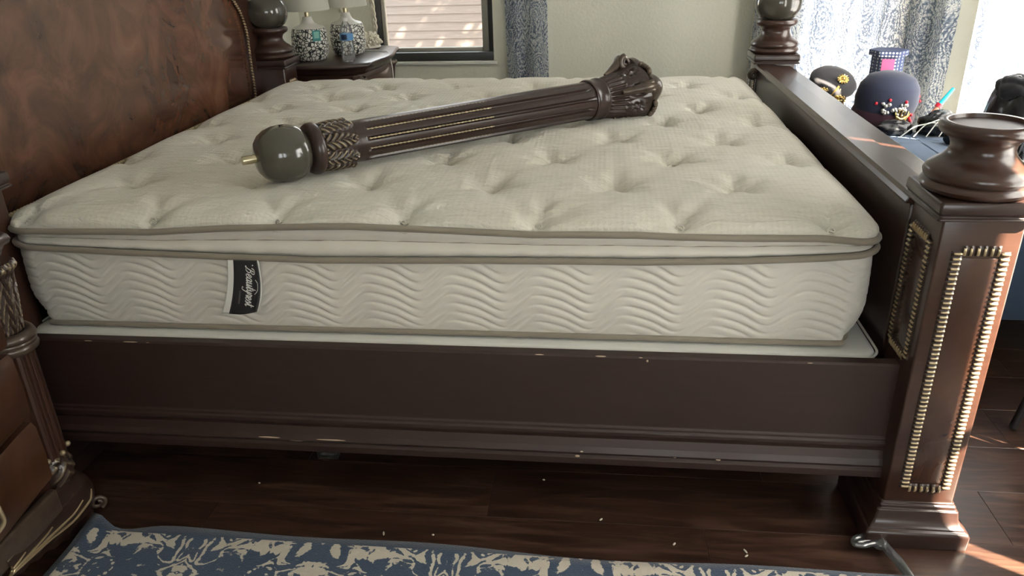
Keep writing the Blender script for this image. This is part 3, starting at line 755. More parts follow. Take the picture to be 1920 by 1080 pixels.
# script lettering, drawn as pen strokes (x along the word, y up)
G = {
 'B': (1.25, [[(.05, .15), (-.05, .0), (.1, -.03), (.3, .4), (.5, 1.25), (.55, 1.5)], [(-.05, 1.15), (.15, 1.55), (.6, 1.6), (.98, 1.45), (.95, 1.05), (.5, .86), (.85, .8), (1.0, .45), (.7, .05), (.35, .05)]]),
 'e': (.72, [[(0, .3), (.3, .42), (.52, .72), (.42, .98), (.18, .8), (.12, .3), (.3, .0), (.58, .12), (.74, .35)]]),
 'a': (.88, [[(.62, .82), (.42, 1.0), (.14, .72), (.1, .22), (.28, 0), (.5, .25), (.66, .95), (.6, .2), (.72, .02), (.9, .3)]]),
 'u': (.88, [[(0, .6), (.16, .98), (.14, .3), (.28, 0), (.52, .3), (.68, .98), (.64, .2), (.74, .02), (.9, .3)]]),
 't': (.6, [[(.0, .3), (.3, 1.0), (.42, 1.65), (.26, .3), (.36, .0), (.6, .3)], [(.05, 1.1), (.35, 1.12), (.75, 1.22)]]),
 'y': (.85, [[(0, .6), (.16, .98), (.16, .35), (.32, .08), (.52, .4), (.68, .98), (.5, -.2), (.22, -.75), (-.15, -.7), (-.1, -.5)], [(.5, .05), (.85, .3)]]),
 'r': (.6, [[(0, .3), (.2, 1.05), (.3, .86), (.52, .92), (.4, .3), (.46, .02), (.62, .3)]]),
 's': (.62, [[(0, .3), (.34, 1.02), (.48, .5), (.34, .04), (.08, .08)], [(.34, .05), (.64, .3)]]),
}
def script(word, u0, u1, vbase, h, name, mat, wd, slant=.42):
    tot = sum(G[c][0] for c in word); k = (u1-u0)/tot; m = MB(); x = 0
    strokes = []
    for ci, c in enumerate(word):
        for st in G[c][1]:
            pts = smooth_path([(px+x+slant*py*.9, py, 0) for px, py in st], 6)
            strokes.append(pts)
        x += G[c][0]
    # long swash from the t over the word
    strokes.append(smooth_path([(2.6, 1.62, 0), (3.4, 1.98, 0), (4.8, 1.95, 0), (5.6, 1.5, 0)], 8))
    strokes.append([np.array(p) for p in ((-.05, 1.3, 0), (-.2, 1.42, 0), (-.1, 1.5, 0))])
    for pts in strokes:
        L2, R2 = [], []
        for i, p in enumerate(pts):
            a = pts[max(0, i-1)]; b = pts[min(len(pts)-1, i+1)]; d = (b-a)/(np.linalg.norm(b-a)+1e-9)
            wv_ = wd*(.55+.75*abs(d[1])); nrm = np.array([-d[1], d[0], 0])
            for S, sg in ((L2, 1), (R2, -1)):
                q = p+nrm*wv_*sg; S.append(tag_pt(vbase+q[1]*h, u0+q[0]*k, .0010))
        m.grid([L2, R2])
    o = m.build(name, mat, tg, fix=False); o.modifiers.clear(); return o
script('Beautyrest', .014, .118, .58, .155, 'script_lettering', M['tagwhite'], .075)
m = MB()
for i in range(13):                       # the tiny illegible line under the word
    u = .078+.0028*i; m.grid([[tag_pt(.38, u, .001), tag_pt(.43, u, .001)], [tag_pt(.385, u+.0009, .001), tag_pt(.435, u+.0009, .001)]])
o = m.build('small_print', plain('dim_thread', (.25, .24, .24), .6), tg, fix=False); o.modifiers.clear()

# ------------------------------------------------------------------ the fallen column lying on the mattress
cz = .812
col_o = empty('bed_column', (.622, .243, cz), math.atan2(cd[1], cd[0]), label='fluted dark bed post column with carved capital lying across the mattress', cat='bed post')
FR = (np.array([1., 0, 0]), np.array([0, 1., 0]), np.array([0, 0, 1.]))      # local: axis along x
MB().lathe([(0, -.100), (.0095, -.1), (.0105, -.098), (.0105, -.05)], 20, axis=FR).build('dowel', M['steel'], col_o)
MB().lathe([(.0, -.0665), (.022, -.0655), (.040, -.0605), (.055, -.049), (.0655, -.033), (.0715, -.012), (.0735, .008), (.072, .028), (.067, .045), (.058, .058), (.048, .066), (.04, .068)], 56, axis=FR).build('ball', M['ball'], col_o)
MB().lathe([(.038, .064), (.052, .066), (.062, .071), (.0665, .079), (.0675, .088), (.065, .097), (.058, .102), (.050, .104)], 56, axis=FR).build('ring', M['lacquer'], col_o)
def leafdisp(a, h):
    t_ = (h-.106)/(.192-.106); n = 8; ph = (a/(2*PI)*n) % 1.0-.5; w = .46*math.sqrt(max(0, 1-(t_*.98)**3)); inside = abs(ph) < w
    rib = .0024*math.cos(2*PI*(t_*5.0-2.6*math.sqrt(abs(ph)+.01))) if inside else -.0015
    return (.0055*(1-(abs(ph)/max(w, 1e-3))**2)**.5 if inside else 0)+rib+(.004*math.exp(-((t_-.9)/.08)**2) if inside and abs(ph) < .2 else 0)
prof = [(.053, .103)]+[(.055+.004*math.sin(PI*i/30), .106+.086*i/30) for i in range(31)]+[(.054, .194)]
MB().lathe(prof, 176, axis=FR, disp=leafdisp).build('acanthus_collar', M['carved'], col_o)
def flute(a, h):
    x0, x1 = .225, .995; n = 12; ph = ((a/(2*PI)*n) % 1.0-.5)*2*PI*.058/n; hw = .0062
    e = max(0, x0-h, h-x1); d2 = math.sqrt(ph*ph+e*e)
    return -.0085*math.sqrt(max(0, 1-(d2/hw)**2))
prof = [(.050, .188), (.0545, .190), (.0545, .198)]+[(.0548+.0045*min(1, i/60), .20+(.018*i/6 if i < 6 else .018)+(0 if i < 6 else (i-6)*.0126)) for i in range(0, 68)]
prof += [(.0594, 1.004), (.0594, 1.018)]
MB().lathe(prof, 168, axis=FR, disp=flute).build('fluted_shaft', M['lacquer'], col_o)
for k in range(12):
    a0 = (k+.5)*2*PI/12; m = MB(); P = []; rad = []
    for i in range(150):
        h = .225+.395*i/149; r0 = .0548+.0045*min(1, (h-.218)/.72)-.0045; P.append((h, r0*math.cos(a0)+.0006*math.sin(i*1.9), r0*math.sin(a0))); rad.append(.0019+.0008*math.sin(i*1.35))
    m.tube(P, rad, 6); o = m.build('flute_rope', M['gilt_bead'], col_o); o.modifiers.clear()
MB().lathe([(.054, 1.058), (.0635, 1.060), (.0655, 1.066), (.0635, 1.070), (.0635, 1.100), (.066, 1.103), (.0665, 1.109), (.063, 1.114), (.055, 1.116)], 64, axis=FR).build('neck_band', M['lacquer'], col_o)
def capdisp(a, h):
    t_ = (h-1.114)/(.17); n = 28
    g = .0030*math.cos(n*a) if t_ < .42 else 0
    r8 = ((a/(2*PI)*8) % 1.0-.5); tt = (t_-.62)/.22; d2 = math.hypot(r8*2.6, tt)
    ros = .0055*math.cos(d2*7.5)*math.exp(-d2*1.3) if t_ > .36 else 0
    pet = .0025*math.cos(8*math.atan2(tt, r8*2.6))*math.exp(-((d2-.55)/.3)**2) if t_ > .36 else 0
    return (g+ros+pet)*min(1, t_*12)
prof = [(.056, 1.113)]+[(.060+.034*(i/44)**1.35, 1.114+.150*i/44) for i in range(45)]+[(.088, 1.268), (.06, 1.27)]
MB().lathe(prof, 224, axis=FR, disp=capdisp).build('capital_bell', M['carved_dark'], col_o)
poly = []
for k in range(96):
    a = 2*PI*k/96; r = .085+.028*abs(math.cos(2*(a-PI/4-.45)))**3; poly.append((r*math.cos(a), r*math.sin(a)))
m = MB(); m.grid([[(h, s*y, s*z) for h, s in ((1.262, .90), (1.268, 1.0), (1.286, 1.02), (1.298, .97), (1.303, .86))] for y, z in poly], cu=True)
n0 = len(m.v); m.v += [(1.300, 0, 0)]; m.f += [(k*5+4, ((k+1) % 96)*5+4, n0) for k in range(96)]
m.build('abacus', M['carved_dark'], col_o)
for k in range(4):
    a = PI/4+.45+k*PI/2; rd = np.array([0, math.cos(a), math.sin(a)]); ax = np.array([1., 0, 0]); tg_ = np.cross(ax, rd)
    m = MB()
    for s in (-1, 1):
        m.tube(spiral(ax*1.247+rd*.098+tg_*s*.012, .024, .004, 1.6, rd, -ax, 34), [.0085-.004*i/34 for i in range(35)], 8)
    m.tube([ax*1.16+rd*.070, ax*1.19+rd*.082, ax*1.215+rd*.095, ax*1.235+rd*.112, ax*1.262+rd*.118], [.006, .012, .015, .016, .010], 10)
    m.build('corner_volute', M['carved_dark'], col_o)
for k in range(4):
    a = .45+k*PI/2; rd = np.array([0, math.cos(a), math.sin(a)]); ax = np.array([1., 0, 0]); tg_ = np.cross(ax, rd); m = MB()
    for j in range(7):
        b = -1.2+.4*j; c = ax*(1.272+.014*math.cos(b))+rd*.094+tg_*.026*math.sin(b)
        m.ball(c, .0085, 8, 6)
    m.build('palmette', M['carved_dark'], col_o)

for o in col_o.children:
    if o.name.split('.')[0] in ('neck_band', 'capital_bell', 'abacus', 'corner_volute', 'palmette'): o.location.x -= .048

# ------------------------------------------------------------------ nightstands
def nightstand(loc, label):
    """local: front faces +x, front corner line at x=0; y centred; width .70, depth .44, height .77"""
    e = empty('nightstand', loc, label=label, cat='nightstand', group=None)
    hw = .335; D0 = -.44
    # carcass with canted front corners
    MB().prism([(D0, -hw), (-.035, -hw), (-.02, -hw+.015), (-.02, hw-.015), (-.035, hw), (D0, hw)], 2, .13, .715).build('carcass', M['lacquer_red'], e, smooth=False, bev=.003)
    # serpentine top
    def outline(g):
        pts = [(D0-.005, -hw-g), (-.09, -hw-g), (-.07, -hw-g+.01), (.0+g, -hw+.045-g*.3), (.005+g, -hw+.085)]
        pts += [(.005+g+.030*math.sin(PI*i/12)**1.5, -hw+.085+(2*hw-.17)*i/12) for i in range(1, 12)]
        return pts+[(x, -y) for x, y in pts[:5][::-1]]
    m = MB(); lv = ((.0, .715), (.012, .722), (.016, .732), (.022, .742), (.034, .748), (.038, .757), (.034, .766), (.026, .770)); O = [outline(g) for g, z in lv]
    m.grid([[(O[i][k][0], O[i][k][1], lv[i][1]) for i in range(len(lv))] for k in range(len(O[0]))], cu=True)
    n1 = len(lv); m.f += [tuple(k*n1 for k in range(len(O[0])))[::-1], tuple(k*n1+n1-1 for k in range(len(O[0])))]
    m.build('top', M['lacquer'], e)
    # drawers, slightly bowed
    for (za, zb_) in ((.175, .335), (.35, .51), (.525, .685)):
        arr = []
        for i in range(13):
            y = -hw+.092+(2*hw-.184)*i/12; x = .004+.030*math.sin(PI*i/12)**1.5
            arr.append([(-.02, y, za), (x-.008, y, za), (x, y, za+.012), (x+.003, y, (za+zb_)/2), (x, y, zb_-.012), (x-.008, y, zb_), (-.02, y, zb_)])
        m = MB(); m.grid(arr, cv=True); m.f += [tuple(range(7)), tuple(len(m.v)-7+i for i in range(7))]
        dr = m.build('drawer', M['burl_dark'], e)
        for yc in (0.0,):
            mm = MB(); mm.tube(smooth_path([(.045, yc-.045, (za+zb_)/2+.012), (.062, yc-.03, (za+zb_)/2-.014), (.066, yc, (za+zb_)/2-.02), (.062, yc+.03, (za+zb_)/2-.014), (.045, yc+.045, (za+zb_)/2+.012)], 5), .005, 8)
            mm.ball((.036, yc-.045, (za+zb_)/2+.014), .011, 10, 8).ball((.036, yc+.045, (za+zb_)/2+.014), .011, 10, 8)
            mm.build('pull', M['carved'], dr)
    for s in (-1, 1):
        # canted pilaster: reeded face, capital of leaves, base leaves
        def cant(u, out, z, s=s):     # u across the pilaster (-1 inner .. 1 outer), out from the front
            w_ = abs(u)**3; return (-.022+out-.012*w_, s*(hw-.040+u*.036), z)
        pr = [(-1, -.01), (-1, .014), (-.82, .020), (-.62, .020), (-.55, .013), (-.34, .013), (-.27, .020), (-.09, .020), (0, .013), (.09, .020), (.27, .020), (.34, .013), (.55, .013), (.62, .020), (.82, .020), (1, .014), (1, -.01)]
        m = MB(); m.grid([[cant(u, o, z) for z in (.205, .50)] for u, o in pr]); m.build('pilaster', M['lacquer_red'], e, smooth=False, bev=.001)
        m = MB()
        for z0_, rr in ((.502, .030), (.514, .026), (.527, .031)):
            m.tube([cant(u, .014+.014*(1-(u/1.3)**2), z0_) for u in np.linspace(-1.35, 1.35, 11)], rr*.42, 10)
        m.build('capital_moulding', M['carved_dark'], e)
        m = MB(); arr = []
        for i in range(33):
            u = -1.05+2.1*i/32; row = []
            for j in range(33):
                t_ = j/32; lf = .5+.5*math.cos(PI*u*2.0); rib = .0028*math.cos(2*PI*(4.5*t_-1.3*abs(((u*1.5+.5) % 1)-.5)*2))
                row.append(cant(u*(1+.28*t_), .010+.020*t_**1.6+.006*lf*math.sin(PI*t_)+rib+(.012*math.exp(-((t_-.93)/.07)**2)), .535+.165*t_))
            arr.append(row)
        m.grid(arr); m.build('leaf_capital', M['carved'], e)
        m = MB(); arr = []
        for i in range(33):
            u = -1.1+2.2*i/32; row = []
            for j in range(21):
                t_ = j/20; tip = .55+.45*abs(math.cos(PI*u*1.0)); rib = .0024*math.cos(2*PI*(3.2*t_+1.2*abs(u)))
                row.append(cant(u*(1.08-.05*t_), .016+.010*math.sin(PI*min(1, t_*1.2))+rib-(.010 if t_ > tip else 0), .130+.085*t_))
            arr.append(row)
        m.grid(arr); m.build('leaf_base', M['carved'], e)
        for u in (-1.0, 0, 1.0): MB().ball(cant(u, .024, .213), .007, 10, 8).build('base_bead', M['carved'], e)
        # bulging scroll foot swept round the corner
        path = [(-.36, s*(hw-.01))]+[(-.09-.09*(1-i/6), s*hw) for i in range(6)]+[(-.075+.05*math.sin(q_*PI/16), s*(hw-.05+.05*math.cos(q_*PI/16))) for q_ in range(9)]+[(-.02+.003*i, s*(hw-.06-.04*i)) for i in range(1, 7)]
        nrm = []
        for i in range(len(path)):
            a, b = np.array(path[max(0, i-1)]), np.array(path[min(len(path)-1, i+1)]); d = (b-a)/np.linalg.norm(b-a); nv_ = np.array([-d[1], d[0]])*s
            nrm.append(nv_ if True else nv_)
        arr = []; P2 = []; N2 = []
        for i in range(len(path)-1):
            for k in range(11):
                t_ = k/11; P2.append(np.array(path[i])*(1-t_)+np.array(path[i+1])*t_); q = nrm[i]*(1-t_)+nrm[i+1]*t_; N2.append(q/np.linalg.norm(q))
        tot = len(P2); mid = None
        ci = min(range(tot), key=lambda i: np.linalg.norm(P2[i]-np.array((-.03, s*(hw-.012)))))
        def foot_pt(i, t_, dist, lift, ex=0):
            flare = .030*math.exp(-(dist/.085)**2)
            o_ = .010+.034*math.sin(PI*min(1, (1-t_)*1.15))*(.55+.45*math.exp(-(dist/.12)**2))+flare*(1-t_)**1.3
            rib = .003*math.exp(-((t_-.78)/.035)**2)+.003*math.exp(-((t_-.9)/.03)**2)
            return (*(P2[i]+N2[i]*(o_+rib+ex)), .002+lift+(.135-lift)*t_)
        for rk in range(7):                       # gilt leaf ribs fanning over the front of the foot
            pts_ = []
            for q_ in range(15):
                f_ = q_/14; dd_ = .015+.022*rk+.10*(1-f_)**1.4; i = min(tot-1, ci+int(round(dd_/(np.linalg.norm(P2[min(tot-1, ci+3)]-P2[ci])/3+1e-6)*1.0)))
                dist = np.linalg.norm(P2[i]-P2[ci]); lift = .062*min(1, max(0, (dist-.09)/.20))**.8
                pts_.append(foot_pt(i, .04+.56*f_**.8, dist, lift, .0012))
            MB().tube(smooth_path(pts_[::2], 4), [.0016+.0016*math.sin(PI*q_/28) for q_ in range(29)], 6).build('foot_leaf_rib', M['bead_gilt'], e)
        for i in range(tot):
            q = (i-ci)/(tot*.5); dist = np.linalg.norm(P2[i]-P2[ci]); lift = .062*min(1, max(0, (dist-.09)/.20))**.8 + .003*math.cos(dist*120)*(dist > .05)
            row = [foot_pt(i, j/44, dist, lift) for j in range(45)]
            arr.append(row)
        m = MB(); m.grid(arr); m.build('scroll_foot', M['carved'], e)
        m = MB(); c0 = np.array((.012, s*(hw+.006), .026))
        m.tube(spiral(c0, .018, .005, 1.4, (.7071, s*.7071, 0), (0, 0, 1), 26, -1.2), .006, 8); m.build('foot_scroll', M['carved_dark'], e)
    MB().box(D0, -.03, -hw+.02, hw-.02, .085, .14).build('apron', M['lacquer_red'], e, smooth=False)
    MB().box(.0, .022, -hw+.11, hw-.11, .10, .165).build('apron_front', M['carved_dark'], e, bev=.006)
    for s in (-1, 1):
        MB().box(D0+.005, D0+.045, s*(hw-.005)-.02, s*(hw-.005)+.02, .001, .13).build('back_foot', M['lacquer_red'], e, bev=.004)
        MB().prism([(D0+.05, .20), (-.13, .20), (-.13, .66), (D0+.05, .66)], 1, s*hw-.004, s*hw+.004).build('side_panel', M['burl_dark'], e, bev=.003)
    return e
nightstand((.172, -.526, 0), 'carved nightstand beside the near bed rail, its top out of view')
nightstand((.285, 2.385, 0), 'carved dark nightstand by the far window holding two lamps')
NZT = .770

# ------------------------------------------------------------------ things on the far nightstand
def lamp(x, y, label, tagged):
    e = empty('table_lamp', (x, y, NZT+.001), label=label, cat='lamp', group='patterned table lamps')
    prof = [(.062, 0), (.074, .005), (.084, .028), (.0890, .060), (.0890, .095), (.0855, .128), (.080, .148), (.077, .151)]
    m = MB(); seg = 64; arr = []; uv = []
    for k in range(seg+1):
        a = 2*PI*k/seg; row = []; L = 0
        for i, (r, z) in enumerate(prof):
            if i: L += math.dist(prof[i-1], prof[i])
            row.append((r*math.cos(a), r*math.sin(a), z)); uv.append((a*.082, L))
        arr.append(row)
    m.grid(arr); m.uv = uv; b = m.build('lamp_base', M['lattice'], e, fix=False); b.modifiers.clear()
    MB().lathe([(.0785, .150), (.074, .155), (.048, .163), (.032, .173), (.025, .187), (.021, .202), (.0, .203)], 40).build('neck', M['white'], e)
    MB().lathe([(.011, .198), (.011, .222), (.006, .226), (.006, .36)], 20).build('stem', M['steel'], e)
    m = MB(); m.grid([[(r*math.cos(2*PI*k/56), r*math.sin(2*PI*k/56), z) for r, z in ((.110, .232), (.1115, .234), (.094, .44), (.0925, .438), (.110, .232))] for k in range(56)], cu=True)
    m.build('lamp_shade', M['shade'], e)
    if tagged:
        m = MB(); a0 = math.radians(-48)
        m.grid([[(.0915*math.cos(a0+da), .0915*math.sin(a0+da), z) for z in (.095, .145)] for da in np.linspace(-.22, .22, 6)]); m.build('paper_tag', M['green_tag'], e)
        m = MB(); m.grid([[(.0922*math.cos(a0+da), .0922*math.sin(a0+da), z) for z in (.108, .138)] for da in np.linspace(-.14, .14, 6)]); m.build('paper_print', plain('pale_teal_print', (.22, .50, .44), .6), e)
    return e
lamp(.005, 2.20, 'black and white lattice lamp with a teal tag beside the bed post', True)
lamp(.135, 2.395, 'black and white lattice lamp standing behind the water bottle', False)
wbt = empty('water_bottle', (.212, 2.135, NZT+.001), label='clear plastic water bottle with blue label on the nightstand', cat='bottle')
MB().lathe([(.0, .001), (.027, 0), (.031, .006), (.0305, .03), (.0285, .034), (.0305, .038), (.0305, .055), (.0285, .059), (.0305, .063), (.0305, .08), (.0285, .084), (.031, .09), (.031, .135), (.028, .15), (.018, .172), (.012, .182), (.012, .188)], 40,
           disp=lambda a, h: .0012*math.sin(7*a+h*160) if h < .085 else 0).build('bottle_body', M['bottle'], wbt)
MB().lathe([(.0316, .098), (.0316, .130)], 40, caps=False).build('label_band', M['bottle_label'], wbt)
m = MB(); a0 = math.radians(-95); m.grid([[(.0321*math.cos(a0+da), .0321*math.sin(a0+da), z) for z in (.103, .126)] for da in np.linspace(-.45, .45, 8)]); m.build('label_print', plain('dark_label_print', (.02, .035, .09), .4), wbt)
MB().lathe([(.0135, .184), (.0135, .198), (.012, .2), (0, .2)], 24).build('cap', M['white'], wbt)
ce = empty('coral_ornament', (.155, 2.625, NZT+.001), label='cream coral cluster ornament near the window end of the nightstand', cat='ornament')
MB().lathe([(.075, 0), (.082, .006), (.078, .014), (.0, .016)], 32).build('stand', M['coral'], ce)
r = np.random.default_rng(4)
for k in range(46):
    a, b = r.uniform(0, 2*PI), math.acos(r.uniform(.05, 1)); d = np.array([math.sin(b)*math.cos(a), math.sin(b)*math.sin(a), math.cos(b)]); p0 = np.array([0, 0, .012])+d*np.array([.03, .03, .01])
    e1 = p0+d*r.uniform(.035, .052); m = MB(); m.tube([p0, (p0+e1)/2+r.normal(size=3)*.004, e1], [.009, .0075, .0085], 7)
    for q in range(3):
        dd = d+r.normal(size=3)*.7; dd /= np.linalg.norm(dd); m.tube([e1-d*.008, e1+dd*.014], [.007, .0065], 6); m.ball(e1+dd*.015, .0068, 7, 5)
    m.build('coral_branch', M['coral'], ce)
def braid(path, label, r=.009):
    P = smooth_path(path, 30); e = empty('braided_rope', tuple(P[0]), label=label, cat='rope')
    for k in range(3):
        m = MB(); Q = []
        for i, p in enumerate(P):
            a = i*.34+k*2*PI/3; Q.append(p-P[0]+np.array([r*math.sin(a), r*.6*math.sin(2*a), 0]))
        m.tube(Q, r*.75, 7); m.build('strand', M['rope'], e)
braid([(.065, FY-.045, .80), (.058, FY-.045, 1.0), (.052, FY-.045, 1.3), (.05, FY-.045, 1.9)], 'cream braided rope hanging along the window edge above the coral')
braid([(-.14, FY-.035, .91), (-.142, FY-.035, 1.2), (-.14, FY-.035, 1.9)], 'cream braided rope hanging on the wall between the two lamps')
P = smooth_path([(.17, 2.50, NZT+.004), (.24, 2.50, NZT+.004), (.30, 2.45, NZT+.004), (.335, 2.42, NZT-.004), (.35, 2.41, .68), (.352, 2.40, .5), (.36, 2.40, .3)], 10)
tag(MB().tube(P, .0022, 8).build('charging_cord', M['cord']), 'thin white cord trailing over the far nightstand front edge', 'cord')

# ------------------------------------------------------------------ rug and small things on the floor
def rug():
    x0, x1, y1, y0 = .205, 2.75, -.262, -1.75
    m = MB(); gx_ = np.linspace(0, x1-x0, 110); gy_ = np.linspace(0, y1-y0, 60); arr = []
    for a in gx_:
        row = []
        for b in gy_:
            x, y = a, -b; c = math.exp(-((a/.05)**2+(b/.05)**2)); wob = .010*math.sin(3.1*a+.4)+.006*math.sin(9*a)
            row.append((x-.0*c, y+wob*math.exp(-b/.1)+.030*c-.018*math.exp(-(((a-.10)/.06)**2))*math.exp(-b/.08), .012+.012*c))
        arr.append(row)
    m.grid(arr); o = m.build('rug', M['rug'], None, (x0, y1, 0), fix=False); o.modifiers.clear()
    s = o.modifiers.new('pile', 'SOLIDIFY'); s.thickness = .011; s.offset = -1
    tag(o, 'navy and cream damask pattern rug on the dark floor beside the bed', 'rug')
rug()
hk = empty('plastic_wand', (2.07, -.165, .0), label='clear plastic wand with a hooked head lying by the foot post', cat='plastic wand')
m = MB()
for a, b, w, h in (((.028, -.004), (.040, -.125), .013, .007),):
    m.tube(smooth_path([(.020, .004, .016), (.026, -.03, .018), (.034, -.07, .0235), (.042, -.125, .0265)], 6), [.0105]*19, 8)
m.build('handle', M['clear'], hk)
m = MB(); m.tube(smooth_path([(.020, .006, .016), (.012, .026, .018), (-.010, .022, .018), (-.040, .008, .017), (-.044, -.008, .016), (-.024, -.010, .016), (.004, .0, .016), (.020, .006, .016)], 6), .0065, 8)
m.tube([(-.035, .0, .014), (.012, .014, .014)], .006, 8); m.build('hooked_head', M['clear'], hk)
m = MB().lathe([(.0, 0), (.014, 0), (.016, .003), (.016, .012), (.012, .016), (0, .016)], 20, (.014, .002, .006)); m.build('swivel_disc', M['clear'], hk)
cl = empty('clear_clip', (.70, .075, .0), label='clear plastic clip lying on the floor in the shade under the bed', cat='plastic clip')
m = MB(); m.box(-.03, .03, -.012, .012, .002, .008).box(-.03, -.024, -.012, .012, .008, .03).box(.02, .026, -.012, .012, .008, .024); m.build('body', M['clear'], cl, bev=.002)
m = MB().tube([(-.028, 0, .03), (0, .004, .036), (.024, 0, .024)], .003, 8); m.build('arch', M['clear'], cl)
for k, (x, y) in enumerate(((1.05, -.205), (1.62, -.19), (1.78, -.2), (1.30, .02), (1.45, -.12), (.93, -.21), (.55, -.05), (1.78, -.215))):
    m = MB(); m.ball((0, 0, .002), 1, 8, 6, (.0035+.002*(k % 3), .0025, .0018))
    tag(m.build('crumb', M['rope'], None, (x, y, 0), (0, 0, k)), 'tiny pale crumb lying on the dark floor beside the bed', 'crumb', 'crumbs on the floor')

# ------------------------------------------------------------------ bench and the costume pile by the bay window
bn = empty('bench', (2.735, 1.39, 0), label='navy upholstered bench standing behind the footboard', cat='bench')
def cushion(x0, x1, y0, y1, z0, z1, r=.03, puff=.008):
    m = MB(); nx, ny = 24, 40; arr = []
    per = rr_perim(x0, x1, y0, y1, r, (20, 36, 20, 36)); prof = [(z0, -.006), (z0+.006, 0)]+[(z1-r+r*math.sin(t_), -(r-r*math.cos(t_))) for t_ in np.linspace(0, PI/2, 7)]+[(z1+puff*.6, -r*2.2), (z1+puff, -min(x1-x0, y1-y0)/2+.004)]
    m.grid([[(x+nx_*o, y+ny_*o, z) for z, o in prof] for x, y, nx_, ny_ in per], cu=True); m.box(x0+.1, x1-.1, y0+.1, y1-.1, z0+.02, z1+puff*.7); return m
cushion(-.235, .205, -.62, .455, .13, .49).build('seat_body', M['navy'], bn)
for sx in (-.19, .16):
    for sy in (-.56, .40):
        MB().sq([(.018, .001), (.026, .135)], sx, sy).build('leg', M['lacquer'], bn, bev=.002)
MB().tube([(x, y, .488-.028) for x, y, a, b in rr_perim(-.237, .207, -.622, .457, .03, (10, 10, 10, 10))], .004, 6, closed=True).build('seat_piping', M['navy'], bn)
tr = empty('storage_trunk', (2.545, 2.03, 0), label='low dark trunk under the costume hats by the bay curtain', cat='trunk')
MB().box(-.225, .225, -.15, .18, .002, .40).build('trunk_body', M['lacquer'], tr, bev=.004)
MB().box(-.23, .23, -.155, .185, .403, .47).build('trunk_lid', M['lacquer_red'], tr, bev=.006)
TZ = .471
def hat(name, loc, rot, label, prof, mat, brim=None, cat='hat', sc=(1, 1, 1)):
    e = empty(name, loc, label=label, cat=cat); e.rotation_euler = rot
    o = MB().lathe(prof, 40).build('crown', M[mat], e); o.scale = sc
    if brim: MB().lathe(brim, 48).build('brim', M[mat], e).scale = sc
    return e
def gear(e, c, r, ax1, ax2, mat='gold', teeth=12, th=.006):
    ax1, ax2 = np.array(ax1, float), np.array(ax2, float); ax1 /= np.linalg.norm(ax1); ax2 /= np.linalg.norm(ax2); n = np.cross(ax1, ax2); c = np.array(c, float); m = MB()
    m.tube([c+r*(math.cos(a)*ax1+math.sin(a)*ax2) for a in np.linspace(0, 2*PI, 33)[:-1]], th*.7, 6, closed=True)
    for k in range(teeth):
        a = 2*PI*k/teeth; d = math.cos(a)*ax1+math.sin(a)*ax2; m.tube([c+d*r, c+d*(r+th*1.6)], th*.6, 5)
    for k in range(4):
        a = PI*k/4; d = math.cos(a)*ax1+math.sin(a)*ax2; m.tube([c-d*r, c+d*r], th*.35, 5)
    m.ball(c+n*th*.3, th*1.1, 10, 8); m.build('gear', M[mat], e)
# captain style cap with gold gears
h1 = hat('visor_hat', (2.425, 1.985, .632), (math.radians(24), math.radians(14), math.radians(-12)), 'black felt cap with gold gears and visor on the costume pile',
         [(.0, .092), (.05, .092), (.085, .084), (.100, .066), (.098, .048), (.080, .030), (.074, .0), (.07, -.03), (.0, -.03)], 'hatdark')
m = MB(); m.grid([[(r_*math.cos(a), r_*math.sin(a), z+.01*math.cos(a+PI/2)) for r_, z in ((.074, -.018), (.095, -.032), (.118, -.048))] for a in np.linspace(-PI*.95, -PI*.05, 24)])
o = m.build('visor', M['gold'], h1); s_ = o.modifiers.new('t', 'SOLIDIFY'); s_.thickness = .006
gear(h1, (-.035, -.094, .062), .017, (1, .2, 0), (0, -.3, 1)); gear(h1, (.040, -.092, .040), .024, (1, .3, 0), (0, -.3, 1)); gear(h1, (.03, -.03, .105), .014, (1, 0, 0), (0, 1, .4))
m = MB().tube(smooth_path([(-.005, -.095, .01), (.0, -.10, .05), (.012, -.088, .075), (.022, -.07, .092)], 5), .005, 6).tube(smooth_path([(-.01, -.10, .018), (.018, -.102, .022), (.034, -.095, .052), (.03, -.075, .085)], 5), .004, 6); m.build('hook_trim', M['gold'], h1)
# ornate white and black mask hat
h2 = hat('filigree_hat', (2.372, 1.93, .60), (math.radians(40), 0, math.radians(-20)), 'small black hat with silver filigree front next to the cap', [(0, .05), (.04, .05), (.062, .03), (.066, 0), (.06, -.03), (0, -.03)], 'hatdark', [(.06, -.03), (.09, -.034), (.092, -.03), (.06, -.024)])
r = np.random.default_rng(9)
for k in range(6):
    a = -PI/2-1.0+.4*k; c = (.068*math.cos(a), .068*math.sin(a), .012+.006*math.sin(k*2)); m = MB().tube(spiral(c, .014, .003, 1.5, (-math.sin(a), math.cos(a), 0), (0, 0, 1), 22, k), .0032, 6); m.build('filigree_scroll', M['silver'], h2)
gear(h2, (.01, -.075, -.012), .012, (1, 0, 0), (0, -.3, 1), 'hatdark', 10, .004)
